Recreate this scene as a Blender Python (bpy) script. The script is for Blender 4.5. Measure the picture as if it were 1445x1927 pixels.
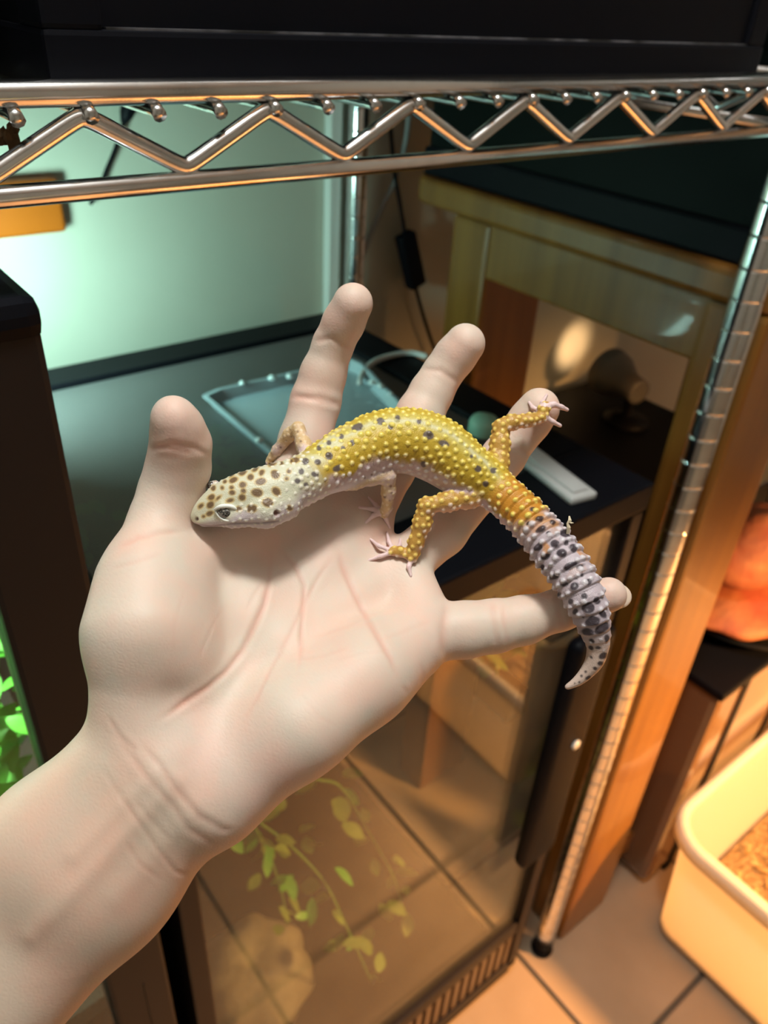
import bpy, bmesh, math, random
import numpy as np
from mathutils import Vector, Matrix, kdtree

for _o in list(bpy.data.objects):
    bpy.data.objects.remove(_o)
SC = bpy.context.scene
COL = SC.collection

# ------------------------------------------------------------------ camera
F_PX, CX, CY, EYE = 1472.0, 722.5, 963.5, 1.22
def _n(v):
    v = np.array(v, float)
    return v / np.linalg.norm(v)
_d1 = _n((2173, -841, F_PX)); _d2 = _n((-1412, -1073, F_PX)); _d2 = _n(_d2 - _d1 * _d2.dot(_d1)); _d3 = np.cross(_d1, _d2)
CAMM = np.array([_d1, _d2, _d3])            # rows: world axes written in camera axes (right, down, forward)
CAMP = np.array((0.0, 0.0, EYE))
def c2w(p):
    return np.asarray(p, float) @ CAMM.T + CAMP
def cpt(px, py, d):                         # photo pixel at a depth, in camera axes
    return np.array(((px - CX) / F_PX * d, (py - CY) / F_PX * d, d))
def wpt(px, py, axis, val):                 # photo pixel met with a plane of the room
    r = CAMM @ np.array(((px - CX) / F_PX, (py - CY) / F_PX, 1.0))
    off = val - (EYE if axis == 2 else 0.0)
    return r * (off / r[axis]) + CAMP

cam = bpy.data.cameras.new('camera')
cam_o = bpy.data.objects.new('camera', cam)
COL.objects.link(cam_o)
R_ = CAMM @ np.array((1., 0, 0)); U_ = -(CAMM @ np.array((0, 1., 0))); B_ = -(CAMM @ np.array((0, 0, 1.)))
mw = Matrix.Identity(4)
for i in range(3):
    mw[i][0], mw[i][1], mw[i][2], mw[i][3] = R_[i], U_[i], B_[i], CAMP[i]
cam_o.matrix_world = mw
cam.sensor_fit = 'VERTICAL'; cam.sensor_height = 36.0; cam.sensor_width = 27.0
cam.lens = F_PX * 36.0 / 1927.0
cam.clip_start = 0.01; cam.clip_end = 30
cam.dof.use_dof = True; cam.dof.focus_distance = 0.226; cam.dof.aperture_fstop = 15.0
SC.camera = cam_o

# ------------------------------------------------------------------ world, lights, exposure
W = bpy.data.worlds.new('World'); SC.world = W; W.use_nodes = True
W.node_tree.nodes['Background'].inputs[0].default_value = (0.75, 0.8, 0.85, 1)
W.node_tree.nodes['Background'].inputs[1].default_value = 0.05
SC.view_settings.view_transform = 'Standard'; SC.view_settings.look = 'None'
SC.view_settings.exposure = -0.15; SC.view_settings.gamma = 1.0
SC.view_settings.use_curve_mapping = False

def area_light(name, loc, target, sx, sy, power, col, spread=180):
    l = bpy.data.lights.new(name, 'AREA'); l.shape = 'RECTANGLE'; l.size = sx; l.size_y = sy
    l.energy = power; l.color = col; l.spread = math.radians(spread)
    o = bpy.data.objects.new(name, l); COL.objects.link(o); o.location = loc
    o.rotation_euler = (Vector(target) - Vector(loc)).to_track_quat('-Z', 'Y').to_euler()
    return o
def spot_light(name, loc, target, power, col, angle=70, blend=.6, rad=.03):
    l = bpy.data.lights.new(name, 'SPOT'); l.energy = power; l.color = col
    l.spot_size = math.radians(angle); l.spot_blend = blend; l.shadow_soft_size = rad
    o = bpy.data.objects.new(name, l); COL.objects.link(o); o.location = loc
    o.rotation_euler = (Vector(target) - Vector(loc)).to_track_quat('-Z', 'Y').to_euler()
    return o
def point_light(name, loc, power, col, rad):
    l = bpy.data.lights.new(name, 'POINT'); l.energy = power; l.color = col; l.shadow_soft_size = rad
    o = bpy.data.objects.new(name, l); COL.objects.link(o); o.location = loc
    return o
# globe lamp of the room, nearly overhead
point_light('ceiling_globe_light_offscreen', (0.12, 0.10, 2.17), 43, (1.0, .99, .94), .085)
# green-white growing lamp standing on the mesh lid, past the left edge of the frame
area_light('grow_lamp_light_offscreen', (.116, .70, EYE - .250), (.34, .88, EYE - .37), .06, .10, 2.3, (.56, 1.0, .88))
# lamp strip under the tall terrarium's top
area_light('tall_terrarium_lamp_light_offscreen', (-.12, .50, 1.095), (-.10, .48, 0), .30, .06, 6.0, (.80, 1.0, .80))
# heat lamp at the right, low over the plastic tub
spot_light('heat_lamp_light_offscreen', (1.10, -.36, .86), (.86, .10, 0), 150, (1.0, .46, .14), 128, .55, .05)

# ------------------------------------------------------------------ materials
def mat(name, col, rough=.5, metal=0., spec=.5, trans=0., ior=1.45, emit=None, estr=0., noise=None, bump=None, alpha=None, sss=0., coat=0.):
    m = bpy.data.materials.new(name); m.use_nodes = True
    nt = m.node_tree; b = nt.nodes['Principled BSDF']
    b.inputs['Base Color'].default_value = (*col, 1); b.inputs['Roughness'].default_value = rough
    b.inputs['Metallic'].default_value = metal; b.inputs['Specular IOR Level'].default_value = spec
    b.inputs['Transmission Weight'].default_value = trans; b.inputs['IOR'].default_value = ior
    b.inputs['Coat Weight'].default_value = coat
    if sss:
        b.inputs['Subsurface Weight'].default_value = sss; b.inputs['Subsurface Radius'].default_value = (1, .4, .25); b.inputs['Subsurface Scale'].default_value = .004
    if emit:
        b.inputs['Emission Color'].default_value = (*emit, 1); b.inputs['Emission Strength'].default_value = estr
    if noise:                                # (second colour, scale, stretch, contrast)
        c2, sc, st, lo, hi = noise
        tc = nt.nodes.new('ShaderNodeTexCoord'); mp = nt.nodes.new('ShaderNodeMapping'); mp.inputs['Scale'].default_value = st
        nz = nt.nodes.new('ShaderNodeTexNoise'); nz.inputs['Scale'].default_value = sc; nz.inputs['Detail'].default_value = 6
        rp = nt.nodes.new('ShaderNodeValToRGB'); rp.color_ramp.elements[0].position = lo; rp.color_ramp.elements[1].position = hi
        rp.color_ramp.elements[0].color = (*col, 1); rp.color_ramp.elements[1].color = (*c2, 1)
        L = nt.links.new
        L(tc.outputs['Object'], mp.inputs[0]); L(mp.outputs[0], nz.inputs['Vector']); L(nz.outputs[0], rp.inputs[0]); L(rp.outputs[0], b.inputs['Base Color'])
    if bump:
        sc, st, dist = bump
        tc = nt.nodes.new('ShaderNodeTexCoord')
        nz = nt.nodes.new('ShaderNodeTexNoise'); nz.inputs['Scale'].default_value = sc; nz.inputs['Detail'].default_value = 5
        bp = nt.nodes.new('ShaderNodeBump'); bp.inputs['Strength'].default_value = st; bp.inputs['Distance'].default_value = dist
        nt.links.new(tc.outputs['Object'], nz.inputs['Vector']); nt.links.new(nz.outputs[0], bp.inputs['Height']); nt.links.new(bp.outputs[0], b.inputs['Normal'])
    return m
def glass_mat(name, tint, gloss=.02, dust=0.0):        # thin pane: clear, with fresnel reflections and a little tint
    m = bpy.data.materials.new(name); m.use_nodes = True
    nt = m.node_tree; nt.nodes.clear()
    out = nt.nodes.new('ShaderNodeOutputMaterial'); mx = nt.nodes.new('ShaderNodeMixShader')
    tr = nt.nodes.new('ShaderNodeBsdfTransparent'); tr.inputs[0].default_value = (*tint, 1)
    gl = nt.nodes.new('ShaderNodeBsdfGlossy'); gl.inputs['Roughness'].default_value = gloss
    lw = nt.nodes.new('ShaderNodeLayerWeight'); lw.inputs[0].default_value = .5
    pw = nt.nodes.new('ShaderNodeMath'); pw.operation = 'POWER'; pw.inputs[1].default_value = 4.0
    ma = nt.nodes.new('ShaderNodeMath'); ma.operation = 'MULTIPLY_ADD'; ma.inputs[1].default_value = .55; ma.inputs[2].default_value = .035
    nt.links.new(lw.outputs['Facing'], pw.inputs[0]); nt.links.new(pw.outputs[0], ma.inputs[0])
    nt.links.new(ma.outputs[0], mx.inputs[0]); nt.links.new(tr.outputs[0], mx.inputs[1]); nt.links.new(gl.outputs[0], mx.inputs[2]); nt.links.new(mx.outputs[0], out.inputs[0])
    if dust:
        df = nt.nodes.new('ShaderNodeBsdfDiffuse'); df.inputs[0].default_value = (.80, .78, .70, 1); tl = nt.nodes.new('ShaderNodeBsdfTranslucent'); tl.inputs[0].default_value = (.80, .78, .70, 1)
        ad = nt.nodes.new('ShaderNodeMixShader'); ad.inputs[0].default_value = .5; m2 = nt.nodes.new('ShaderNodeMixShader')
        tc = nt.nodes.new('ShaderNodeTexCoord'); nz = nt.nodes.new('ShaderNodeTexNoise'); nz.inputs['Scale'].default_value = 9; nz.inputs['Detail'].default_value = 5
        mu = nt.nodes.new('ShaderNodeMath'); mu.operation = 'MULTIPLY'; mu.inputs[1].default_value = dust * 2
        nt.links.new(tc.outputs['Object'], nz.inputs['Vector']); nt.links.new(nz.outputs[0], mu.inputs[0]); nt.links.new(mu.outputs[0], m2.inputs[0])
        nt.links.new(df.outputs[0], ad.inputs[1]); nt.links.new(tl.outputs[0], ad.inputs[2]); nt.links.new(mx.outputs[0], m2.inputs[1]); nt.links.new(ad.outputs[0], m2.inputs[2]); nt.links.new(m2.outputs[0], out.inputs[0])
    return m

# ------------------------------------------------------------------ object helpers
ORG = {}
def tag(o, label=None, cat=None, group=None, kind=None):
    if label: o['label'] = label
    if cat: o['category'] = cat
    if group: o['group'] = group
    if kind: o['kind'] = kind
    return o
def thing(name, loc, label, cat, group=None):
    o = bpy.data.objects.new(name, None); COL.objects.link(o); o.location = loc; o.empty_display_size = .05
    ORG[o.name] = np.array(loc, float)
    return tag(o, label, cat, group)
def mesh_obj(name, verts, faces, m, parent=None, smooth=False, origin=None):
    verts = np.asarray(verts, float)
    if parent is not None: org = ORG[parent.name]
    else: org = np.array(origin if origin is not None else (verts.min(0) + verts.max(0)) / 2 * (1, 1, 0) + (0, 0, verts[:, 2].min()), float)
    me = bpy.data.meshes.new(name); me.from_pydata((verts - org).tolist(), [], [list(map(int, f)) for f in faces]); me.update()
    me.materials.append(m)
    if smooth: me.polygons.foreach_set('use_smooth', [True] * len(me.polygons))
    o = bpy.data.objects.new(name, me); COL.objects.link(o)
    if parent is not None: o.parent = parent
    else: o.location = org
    ORG[o.name] = org
    return o
def box_vf(x0, x1, y0, y1, z0, z1, bev=0.0):
    bm = bmesh.new(); bmesh.ops.create_cube(bm, size=1)
    for v in bm.verts:
        v.co = Vector(((x0 + x1) / 2 + v.co.x * (x1 - x0), (y0 + y1) / 2 + v.co.y * (y1 - y0), (z0 + z1) / 2 + v.co.z * (z1 - z0)))
    if bev > 0: bmesh.ops.bevel(bm, geom=bm.edges[:], offset=bev, segments=2, affect='EDGES', profile=.6)
    bm.verts.index_update()
    V = [tuple(v.co) for v in bm.verts]; Fc = [[v.index for v in f.verts] for f in bm.faces]; bm.free()
    return V, Fc
def join(parts):
    V, Fc = [], []
    for v, f in parts:
        o = len(V); V += [tuple(a) for a in v]; Fc += [[i + o for i in g] for g in f]
    return V, Fc
def box(name, x0, x1, y0, y1, z0, z1, m, parent=None, bev=.001, smooth=False):
    V, Fc = box_vf(x0, x1, y0, y1, z0, z1, bev)
    return mesh_obj(name, V, Fc, m, parent, smooth)
def tube_vf(pts, r, n=10, caps=True):
    pts = [np.array(p, float) for p in pts]; k = len(pts)
    rs = r if hasattr(r, '__len__') else [r] * k
    tan = [_n(pts[min(i + 1, k - 1)] - pts[max(i - 1, 0)]) for i in range(k)]
    up = np.array((0, 0, 1.)) if abs(tan[0][2]) < .9 else np.array((1., 0, 0))
    u = _n(np.cross(tan[0], up)); V, Fc = [], []
    for i in range(k):
        u = _n(u - tan[i] * u.dot(tan[i])); w = np.cross(tan[i], u)
        for j in range(n):
            a = 2 * math.pi * j / n
            V.append(pts[i] + (u * math.cos(a) + w * math.sin(a)) * rs[i])
    for i in range(k - 1):
        for j in range(n):
            a, b = i * n + j, i * n + (j + 1) % n
            Fc.append([a, b, b + n, a + n])
    if caps: Fc.append(list(range(n))[::-1]); Fc.append([(k - 1) * n + j for j in range(n)])
    return V, Fc
def tube(name, pts, r, m, parent=None, n=10):
    V, Fc = tube_vf(pts, r, n)
    return mesh_obj(name, V, Fc, m, parent, True)
def smooth_path(P, sub=6):
    P = [np.array(p, float) for p in P]; out = []
    for i in range(len(P) - 1):
        p0, p1, p2, p3 = P[max(i - 1, 0)], P[i], P[i + 1], P[min(i + 2, len(P) - 1)]
        for j in range(sub):
            t = j / sub
            out.append(.5 * (2 * p1 + (p2 - p0) * t + (2 * p0 - 5 * p1 + 4 * p2 - p3) * t * t + (3 * p1 - p0 - 3 * p2 + p3) * t ** 3))
    out.append(P[-1]); return out
def lathe_vf(prof, c, n=32, cap0=True, cap1=True):
    V, Fc = [], []
    for r, z in prof:
        for j in range(n):
            a = 2 * math.pi * j / n; V.append((c[0] + r * math.cos(a), c[1] + r * math.sin(a), c[2] + z))
    for i in range(len(prof) - 1):
        for j in range(n):
            a, b = i * n + j, i * n + (j + 1) % n
            Fc.append([a, b, b + n, a + n])
    if cap0: Fc.append(list(range(n))[::-1])
    if cap1: Fc.append([(len(prof) - 1) * n + j for j in range(n)])
    return V, Fc

# ------------------------------------------------------------------ smooth-union solids -> one continuous mesh
class Field:
    def __init__(s, lo, hi, h, far=.02):
        s.lo = np.array(lo, float); s.h = h
        s.n = np.ceil((np.array(hi) - s.lo) / h).astype(int) + 1
        s.g = np.full(s.n, far, np.float32)
    def seg(s, a, b, ra, rb, k, flat=None):          # tapered capsule; flat=(axis, factor) squashes it
        a = np.asarray(a, float); b = np.asarray(b, float)
        m = max(ra, rb) * (1.0 if flat is None else max(1, 1 / flat[1])) + k + 3 * s.h
        i0 = np.maximum(np.floor((np.minimum(a, b) - m - s.lo) / s.h).astype(int), 0)
        i1 = np.minimum(np.ceil((np.maximum(a, b) + m - s.lo) / s.h).astype(int) + 1, s.n)
        if np.any(i1 <= i0): return
        ax = [(s.lo[q] + np.arange(i0[q], i1[q]) * s.h).astype(np.float32) for q in range(3)]
        X = ax[0][:, None, None] - a[0]; Y = ax[1][None, :, None] - a[1]; Z = ax[2][None, None, :] - a[2]
        d = (b - a).astype(np.float32); L2 = max(float(d.dot(d)), 1e-12)
        t = np.clip((X * d[0] + Y * d[1] + Z * d[2]) / L2, 0, 1)
        X = X - t * d[0]; Y = Y - t * d[1]; Z = Z - t * d[2]
        if flat is not None:
            nx = np.asarray(flat[0], np.float32); q = (X * nx[0] + Y * nx[1] + Z * nx[2]); e = (1 / flat[1] - 1)
            X = X + q * e * nx[0]; Y = Y + q * e * nx[1]; Z = Z + q * e * nx[2]
        dist = np.sqrt(X * X + Y * Y + Z * Z) - (ra + t * (rb - ra))
        sl = tuple(slice(i0[q], i1[q]) for q in range(3)); G = s.g[sl]
        if k > 0:
            hh = np.clip(.5 + .5 * (G - dist) / k, 0, 1)
            s.g[sl] = G + (dist - G) * hh - k * hh * (1 - hh)
        else: s.g[sl] = np.minimum(G, dist)
    def chain(s, P, R, k, flat=None):
        for i in range(len(P) - 1): s.seg(P[i], P[i + 1], R[i], R[i + 1], k, flat)
    def merge(s, o, k):
        hh = np.clip(.5 + .5 * (s.g - o.g) / k, 0, 1)
        s.g = s.g + (o.g - s.g) * hh - k * hh * (1 - hh)
    def sample(s, p):
        q = (np.asarray(p) - s.lo) / s.h; i = np.clip(np.floor(q).astype(int), 0, s.n - 2); f = q - i; v = 0
        for dx in (0, 1):
            for dy in (0, 1):
                for dz in (0, 1):
                    w = (f[0] if dx else 1 - f[0]) * (f[1] if dy else 1 - f[1]) * (f[2] if dz else 1 - f[2])
                    v += w * s.g[i[0] + dx, i[1] + dy, i[2] + dz]
        return v
    def hit(s, px, py, d0=.15, d1=.31):              # depth of the first surface seen at a pixel
        d = d0
        while d < d1:
            if s.sample(cpt(px, py, d)) < 0: return d
            d += .0004
        return None
    def mesh(s):
        g = s.g; ins = g < 0
        c = np.zeros(s.n - 1, np.uint8)
        sh = [(a, b, e) for a in (0, 1) for b in (0, 1) for e in (0, 1)]
        for a, b, e in sh: c += ins[a:s.n[0] - 1 + a, b:s.n[1] - 1 + b, e:s.n[2] - 1 + e]
        act = (c > 0) & (c < 8); I = np.stack(np.nonzero(act), 1)
        idx = np.full(act.shape, -1, np.int32); idx[act] = np.arange(len(I))
        val = {q: g[I[:, 0] + q[0], I[:, 1] + q[1], I[:, 2] + q[2]] for q in sh}
        acc = np.zeros((len(I), 3)); cnt = np.zeros(len(I))
        for q in sh:
            for ax in range(3):
                if q[ax]: continue
                r = list(q); r[ax] = 1; r = tuple(r)
                cr = (val[q] < 0) != (val[r] < 0)
                t = np.where(cr, val[q] / np.where(cr, val[q] - val[r], 1), 0)
                p = np.array(q, float)[None, :].repeat(len(I), 0); p[:, ax] += t
                acc += p * cr[:, None]; cnt += cr
        V = s.lo + (I + acc / cnt[:, None]) * s.h
        Fs = []
        for ax in range(3):
            sl0 = [slice(1, -1)] * 3; sl1 = [slice(1, -1)] * 3; sl0[ax] = slice(0, -1); sl1[ax] = slice(1, None)
            A = ins[tuple(sl0)]; B = ins[tuple(sl1)]; E = np.stack(np.nonzero(A != B), 1)
            fl = A[E[:, 0], E[:, 1], E[:, 2]]
            o = E.copy()
            for q in range(3):
                if q != ax: o[:, q] += 1
            u, w = (ax + 1) % 3, (ax + 2) % 3
            def cell(du, dw):
                e = o.copy(); e[:, u] += du; e[:, w] += dw
                return idx[e[:, 0], e[:, 1], e[:, 2]]
            Q = np.stack([cell(-1, -1), cell(0, -1), cell(0, 0), cell(-1, 0)], 1)
            Q[~fl] = Q[~fl][:, ::-1]
            Fs.append(Q)
        Fq = np.concatenate(Fs); Fq = Fq[(Fq >= 0).all(1)]
        return V, Fq
def relax(V, Fq, it=2, lam=.5):
    E = np.concatenate([Fq[:, [0, 1]], Fq[:, [1, 2]], Fq[:, [2, 3]], Fq[:, [3, 0]]])
    for _ in range(it):
        acc = np.zeros_like(V); cnt = np.zeros(len(V))
        for q in range(3): acc[:, q] = np.bincount(E[:, 0], V[E[:, 1], q], len(V)) + np.bincount(E[:, 1], V[E[:, 0], q], len(V))
        cnt = np.bincount(E[:, 0], None, len(V)) + np.bincount(E[:, 1], None, len(V))
        V = V + lam * (acc / np.maximum(cnt, 1)[:, None] - V)
    return V
def vnormals(V, Fq):
    n = np.cross(V[Fq[:, 2]] - V[Fq[:, 0]], V[Fq[:, 3]] - V[Fq[:, 1]]); N = np.zeros_like(V)
    for q in range(3):
        for k in range(4): N[:, q] += np.bincount(Fq[:, k], n[:, q], len(V))
    return N / np.maximum(np.linalg.norm(N, axis=1), 1e-12)[:, None]
def to_px(V):
    return np.stack([CX + F_PX * V[:, 0] / V[:, 2], CY + F_PX * V[:, 1] / V[:, 2]], 1)
def dist_poly_t(P, poly):
    best = np.full(len(P), 1e9); tt = np.zeros(len(P)); n = len(poly) - 1
    for i in range(n):
        a = np.array(poly[i], float); d = np.array(poly[i + 1], float) - a
        t = np.clip(((P - a) @ d) / max(d.dot(d), 1e-9), 0, 1); q = np.linalg.norm(P - a - t[:, None] * d, axis=1)
        c = q < best; best[c] = q[c]; tt[c] = (i + t[c]) / n
    return best, tt
def dist_poly(P, poly):
    best = np.full(len(P), 1e9)
    for i in range(len(poly) - 1):
        a = np.array(poly[i], float); d = np.array(poly[i + 1], float) - a
        t = np.clip(((P - a) @ d) / max(d.dot(d), 1e-9), 0, 1)
        best = np.minimum(best, np.linalg.norm(P - a - t[:, None] * d, axis=1))
    return best
def skin_obj(name, Vc, Fq, colr, m, origin_c=None):
    Vw = c2w(Vc); org = Vw.mean(0)
    me = bpy.data.meshes.new(name)
    me.vertices.add(len(Vw)); me.vertices.foreach_set('co', (Vw - org).astype(np.float32).ravel())
    me.loops.add(Fq.size); me.loops.foreach_set('vertex_index', Fq.astype(np.int32).ravel())
    me.polygons.add(len(Fq)); me.polygons.foreach_set('loop_start', np.arange(0, Fq.size, 4, dtype=np.int32))
    me.update(calc_edges=True)
    me.polygons.foreach_set('use_smooth', np.ones(len(Fq), bool))
    ca = me.color_attributes.new('tone', 'FLOAT_COLOR', 'POINT')
    ca.data.foreach_set('color', np.concatenate([colr, np.ones((len(colr), 1))], 1).astype(np.float32).ravel())
    me.materials.append(m)
    o = bpy.data.objects.new(name, me); COL.objects.link(o); o.location = org; ORG[o.name] = org
    return o
# ------------------------------------------------------------------ the room
def Z(rel): return EYE + rel
chrome = mat('chrome', (.90, .91, .93), .15, 1.0, noise=((.74, .75, .77), 60, (1, 1, 1), .45, .75), bump=(900, .10, .0003))
chrome_wire = mat('chrome_wire', (.70, .71, .72), .20, 1.0, noise=((.40, .38, .34), 300, (1, 1, 1), .5, .8))
blackp = mat('black_plastic', (.0035, .004, .0065), .5, spec=.12, bump=(1500, .1, .0002))
blackg = mat('black_gloss', (.006, .007, .008), .3, spec=.3)
brownp = mat('dark_brown_plastic', (.018, .013, .0115), .45, spec=.25, bump=(1500, .1, .0002))
wallm = mat('wall_paint', (.58, .58, .49), .85, noise=((.50, .49, .40), 3.5, (1, 1, 1), .35, .75), bump=(90, .15, .001))
white_pl = mat('white_plastic', (.78, .78, .74), .4)
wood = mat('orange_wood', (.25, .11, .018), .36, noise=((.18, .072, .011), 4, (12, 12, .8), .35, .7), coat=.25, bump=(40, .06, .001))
roomw = mat('room_wall', (.50, .50, .45), .9)
ceilm = mat('ceiling_paint', (.70, .70, .68), .9)
tile_m = mat('tile', (.46, .34, .235), .38, noise=((.36, .26, .17), 7, (1, 1, 1), .3, .75), bump=(30, .15, .002))
grout_m = mat('grout', (.13, .105, .08), .9)
pane = glass_mat('pane_glass', (.93, .97, .95))
dusty = glass_mat('dusty_glass', (.94, .96, .94), .02, .07)

RX0, RX1, RY0, RY1, RH = -1.6, 2.3, -2.4, .88, 2.45
def quad_box(name, *a): return tag(box(name, *a, None, 0), kind='structure')
floor = quad_box('floor', RX0, RX1, RY0, RY1, -.04, -.004, grout_m)
TP = .334; V, Fc = box_vf(-TP / 2 + .004, TP / 2 - .004, -TP / 2 + .004, TP / 2 - .004, -.004, 0, .0018)
tile0 = None
for i in range(-3, 4):
    for j in range(-3, 3):
        cx, cy = .596 + TP * (i + .5), .136 + TP * (j + .5)
        if cy + TP / 2 > RY1: continue
        if tile0 is None:
            tile0 = mesh_obj('tile', [(v[0] + ORG['floor'][0], v[1] + ORG['floor'][1], v[2] + ORG['floor'][2]) for v in V], Fc, tile_m, floor); t = tile0
        else:
            t = tile0.copy(); COL.objects.link(t); t.parent = floor
        t.location = (cx - ORG['floor'][0], cy - ORG['floor'][1], -ORG['floor'][2])
# the last, cut row against the wall, and the back of the room beyond the tiles in view
box('tile_field', RX0, RX1, RY0, .136 - TP * 3 - .004, -.004, 0, tile_m, floor, .001)
for i in range(-3, 4):
    cx = .596 + TP * (i + .5)
    box('tile', cx - TP / 2 + .004, cx + TP / 2 - .004, .136 + TP * 2 + .004, RY1, -.004, 0, tile_m, floor, .0015)
quad_box('ceiling', RX0, RX1, RY0, RY1, RH, RH + .05, ceilm)
quad_box('wall_back', RX0, RX1, RY1, RY1 + .06, 0, RH, wallm)
quad_box('wall_left', RX0 - .06, RX0, RY0, RY1, 0, RH, roomw)
quad_box('wall_right', RX1, RX1 + .06, RY0, RY1, 0, RH, roomw)
quad_box('wall_front', RX0, RX1, RY0 - .06, RY0, 0, RH, roomw)
# the lamp on the ceiling
cl = thing('pendant_lamp', (.12, .10, RH), 'globe lamp hanging from the ceiling above the person', 'lamp')
mesh_obj('canopy', *lathe_vf([(.05, 0), (.05, -.015), (.02, -.03), (.006, -.035), (.006, -.11), (.03, -.112), (.03, -.125)], (.12, .10, RH), 32), white_pl, cl, True)

# ------------------------------------------------------------------ chrome wire rack
FX, FY, BY = .633, .31, .852
rack = thing('wire_rack', (.1, .58, 0), 'chrome wire shelving rack with zigzag shelf rail and grooved posts', 'rack')
def post(x, y):
    prof = [(.0, .02)]; r = .0138; z = .02; prof = [(r, .02)]
    zs = np.arange(.06, 1.95, .0254)
    for q in zs: prof += [(r, q - .004), (r, q - .0016), (r, q - .0011), (r - .0008, q - .0004), (r - .0008, q + .0004), (r, q + .0011), (r, q + .0016), (r, q + .004)]
    prof.append((r, 1.98))
    p = mesh_obj('post', *lathe_vf(prof, (x, y, 0), 28), chrome, rack, True)
    f = mesh_obj('foot', *lathe_vf([(.016, 0), (.017, .006), (.012, .010), (.008, .014), (.013, .018), (.0145, .03)], (x, y, 0), 24), blackp, p, True)
for x in (-.47, FX):
    for y in (FY, BY): post(x, y)
zt, zb = Z(-.0357), Z(-.0677)
def rail(a, b, name_z, pitch, x0, flip=False):
    a = np.array(a, float); b = np.array(b, float); d = b - a; L = np.linalg.norm(d); d /= L
    tube('top_rod', [a + (0, 0, zt), b + (0, 0, zt)], .0046, chrome, rack, 16)
    tube('bottom_rod', [a + (0, 0, zb), b + (0, 0, zb)], .0040, chrome, rack, 16)
    pts = []; s = x0; up = True; h1, h0 = zt - .0078, zb + .0058
    while s < L:
        # rounded corners of the zigzag
        zc = h1 if up else h0; o = -1 if up else 1
        for q, dz in [(u_, math.hypot(.531 * u_, .0010) - .0010) for u_ in (-.0075, -.005, -.0035, -.0024, -.0012, 0, .0012, .0024, .0035, .005, .0075)]:
            if 0 < s + q < L: pts.append(a + d * (s + q) + np.array((0, 0, zc + o * dz)))
        s += pitch; up = not up
    tube('zigzag_rod', pts, .0035, chrome, rack, 12)
rail((-.455, FY, 0), (FX - .012, FY, 0), 0, .0382, .107 + .455 - .0382 * 14)
rail((FX, FY + .012, 0), (FX, BY - .012, 0), 0, .0382, .02)
rail((-.455, BY, 0), (FX - .012, BY, 0), 0, .0382, .02)
w0 = None
for k in range(-21, 21):
    x = .109 + .0254 * k
    if w0 is None:
        w0 = tube('shelf_wire', [(x, FY - .0055, Z(-.0432)), (x, FY - .0025, Z(-.0416)), (x, FY + .004, Z(-.0416)), (x, BY, Z(-.0416))], .0027, chrome_wire, rack, 8); xw = x; w = w0
    else:
        w = w0.copy(); COL.objects.link(w); w.parent = rack; w.location = (x - xw, 0, 0)
for y in (.45, .58, .71): tube('support_rod', [(-.455, y, Z(-.0484)), (FX - .01, y, Z(-.0484))], .004, chrome_wire, rack, 10)
for y in (FY, BY):
    mesh_obj('shelf_collar', *lathe_vf([(.0145, -.075), (.0175, -.073), (.0185, -.03), (.0165, -.024)], (FX, y, EYE), 24), chrome, rack, True)
    mesh_obj('shelf_collar', *lathe_vf([(.0145, -.075), (.0175, -.073), (.0185, -.03), (.0165, -.024)], (-.47, y, EYE), 24), chrome, rack, True)

# ------------------------------------------------------------------ terrariums
def terrarium_frame(root, x0, x1, y0, y1, z0, z1, m, pw=.02):
    for xa, ya in ((x0, y0), (x1 - pw, y0), (x0, y1 - pw), (x1 - pw, y1 - pw)):
        box('corner_post', xa, xa + pw, ya, ya + pw, z0, z1, m, root, .003)
# black tank on the upper shelf
zu = Z(-.0385)
U = thing('black_tank', (.34, .55, zu), 'large matte black tank standing on the upper wire shelf', 'tank')
box('bottom_frame', .101, .568, .319, .80, zu, zu + .0215, blackp, U, .002)
box('front_panel', .122, .55, .3225, .33, zu + .021, zu + .40, blackp, U, .001)
box('corner_post', .101, .123, .3195, .345, zu + .021, zu + .42, blackp, U, .002)
box('corner_post', .548, .568, .3195, .345, zu + .021, zu + .42, blackp, U, .002)
box('side_panel', .102, .107, .345, .80, zu + .021, zu + .42, blackg, U, .001)
box('side_panel', .562, .567, .345, .80, zu + .021, zu + .42, blackg, U, .001)
box('back_panel', .107, .562, .795, .80, zu + .021, zu + .42, blackg, U, .001)
box('lid', .101, .568, .319, .80, zu + .42, zu + .445, blackp, U, .003)
box('trim_strip', .124, .548, .3205, .3226, zu + .0214, zu + .0222, mat('worn_edge', (.16, .16, .18), .5, noise=((.02, .02, .02), 50, (1, 1, 1), .35, .6)), U, 0)
U2 = thing('low_dark_tank', (-.16, .57, zu), 'dark green black tank on the upper shelf left of the big black tank', 'tank')
box('body', -.42, .088, .36, .80, zu + .02, zu + .40, mat('green_black_plastic', (.008, .014, .012), .5, spec=.3), U2, .003)
box('bottom_frame', -.424, .092, .355, .804, zu, zu + .022, blackp, U2, .003)
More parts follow.
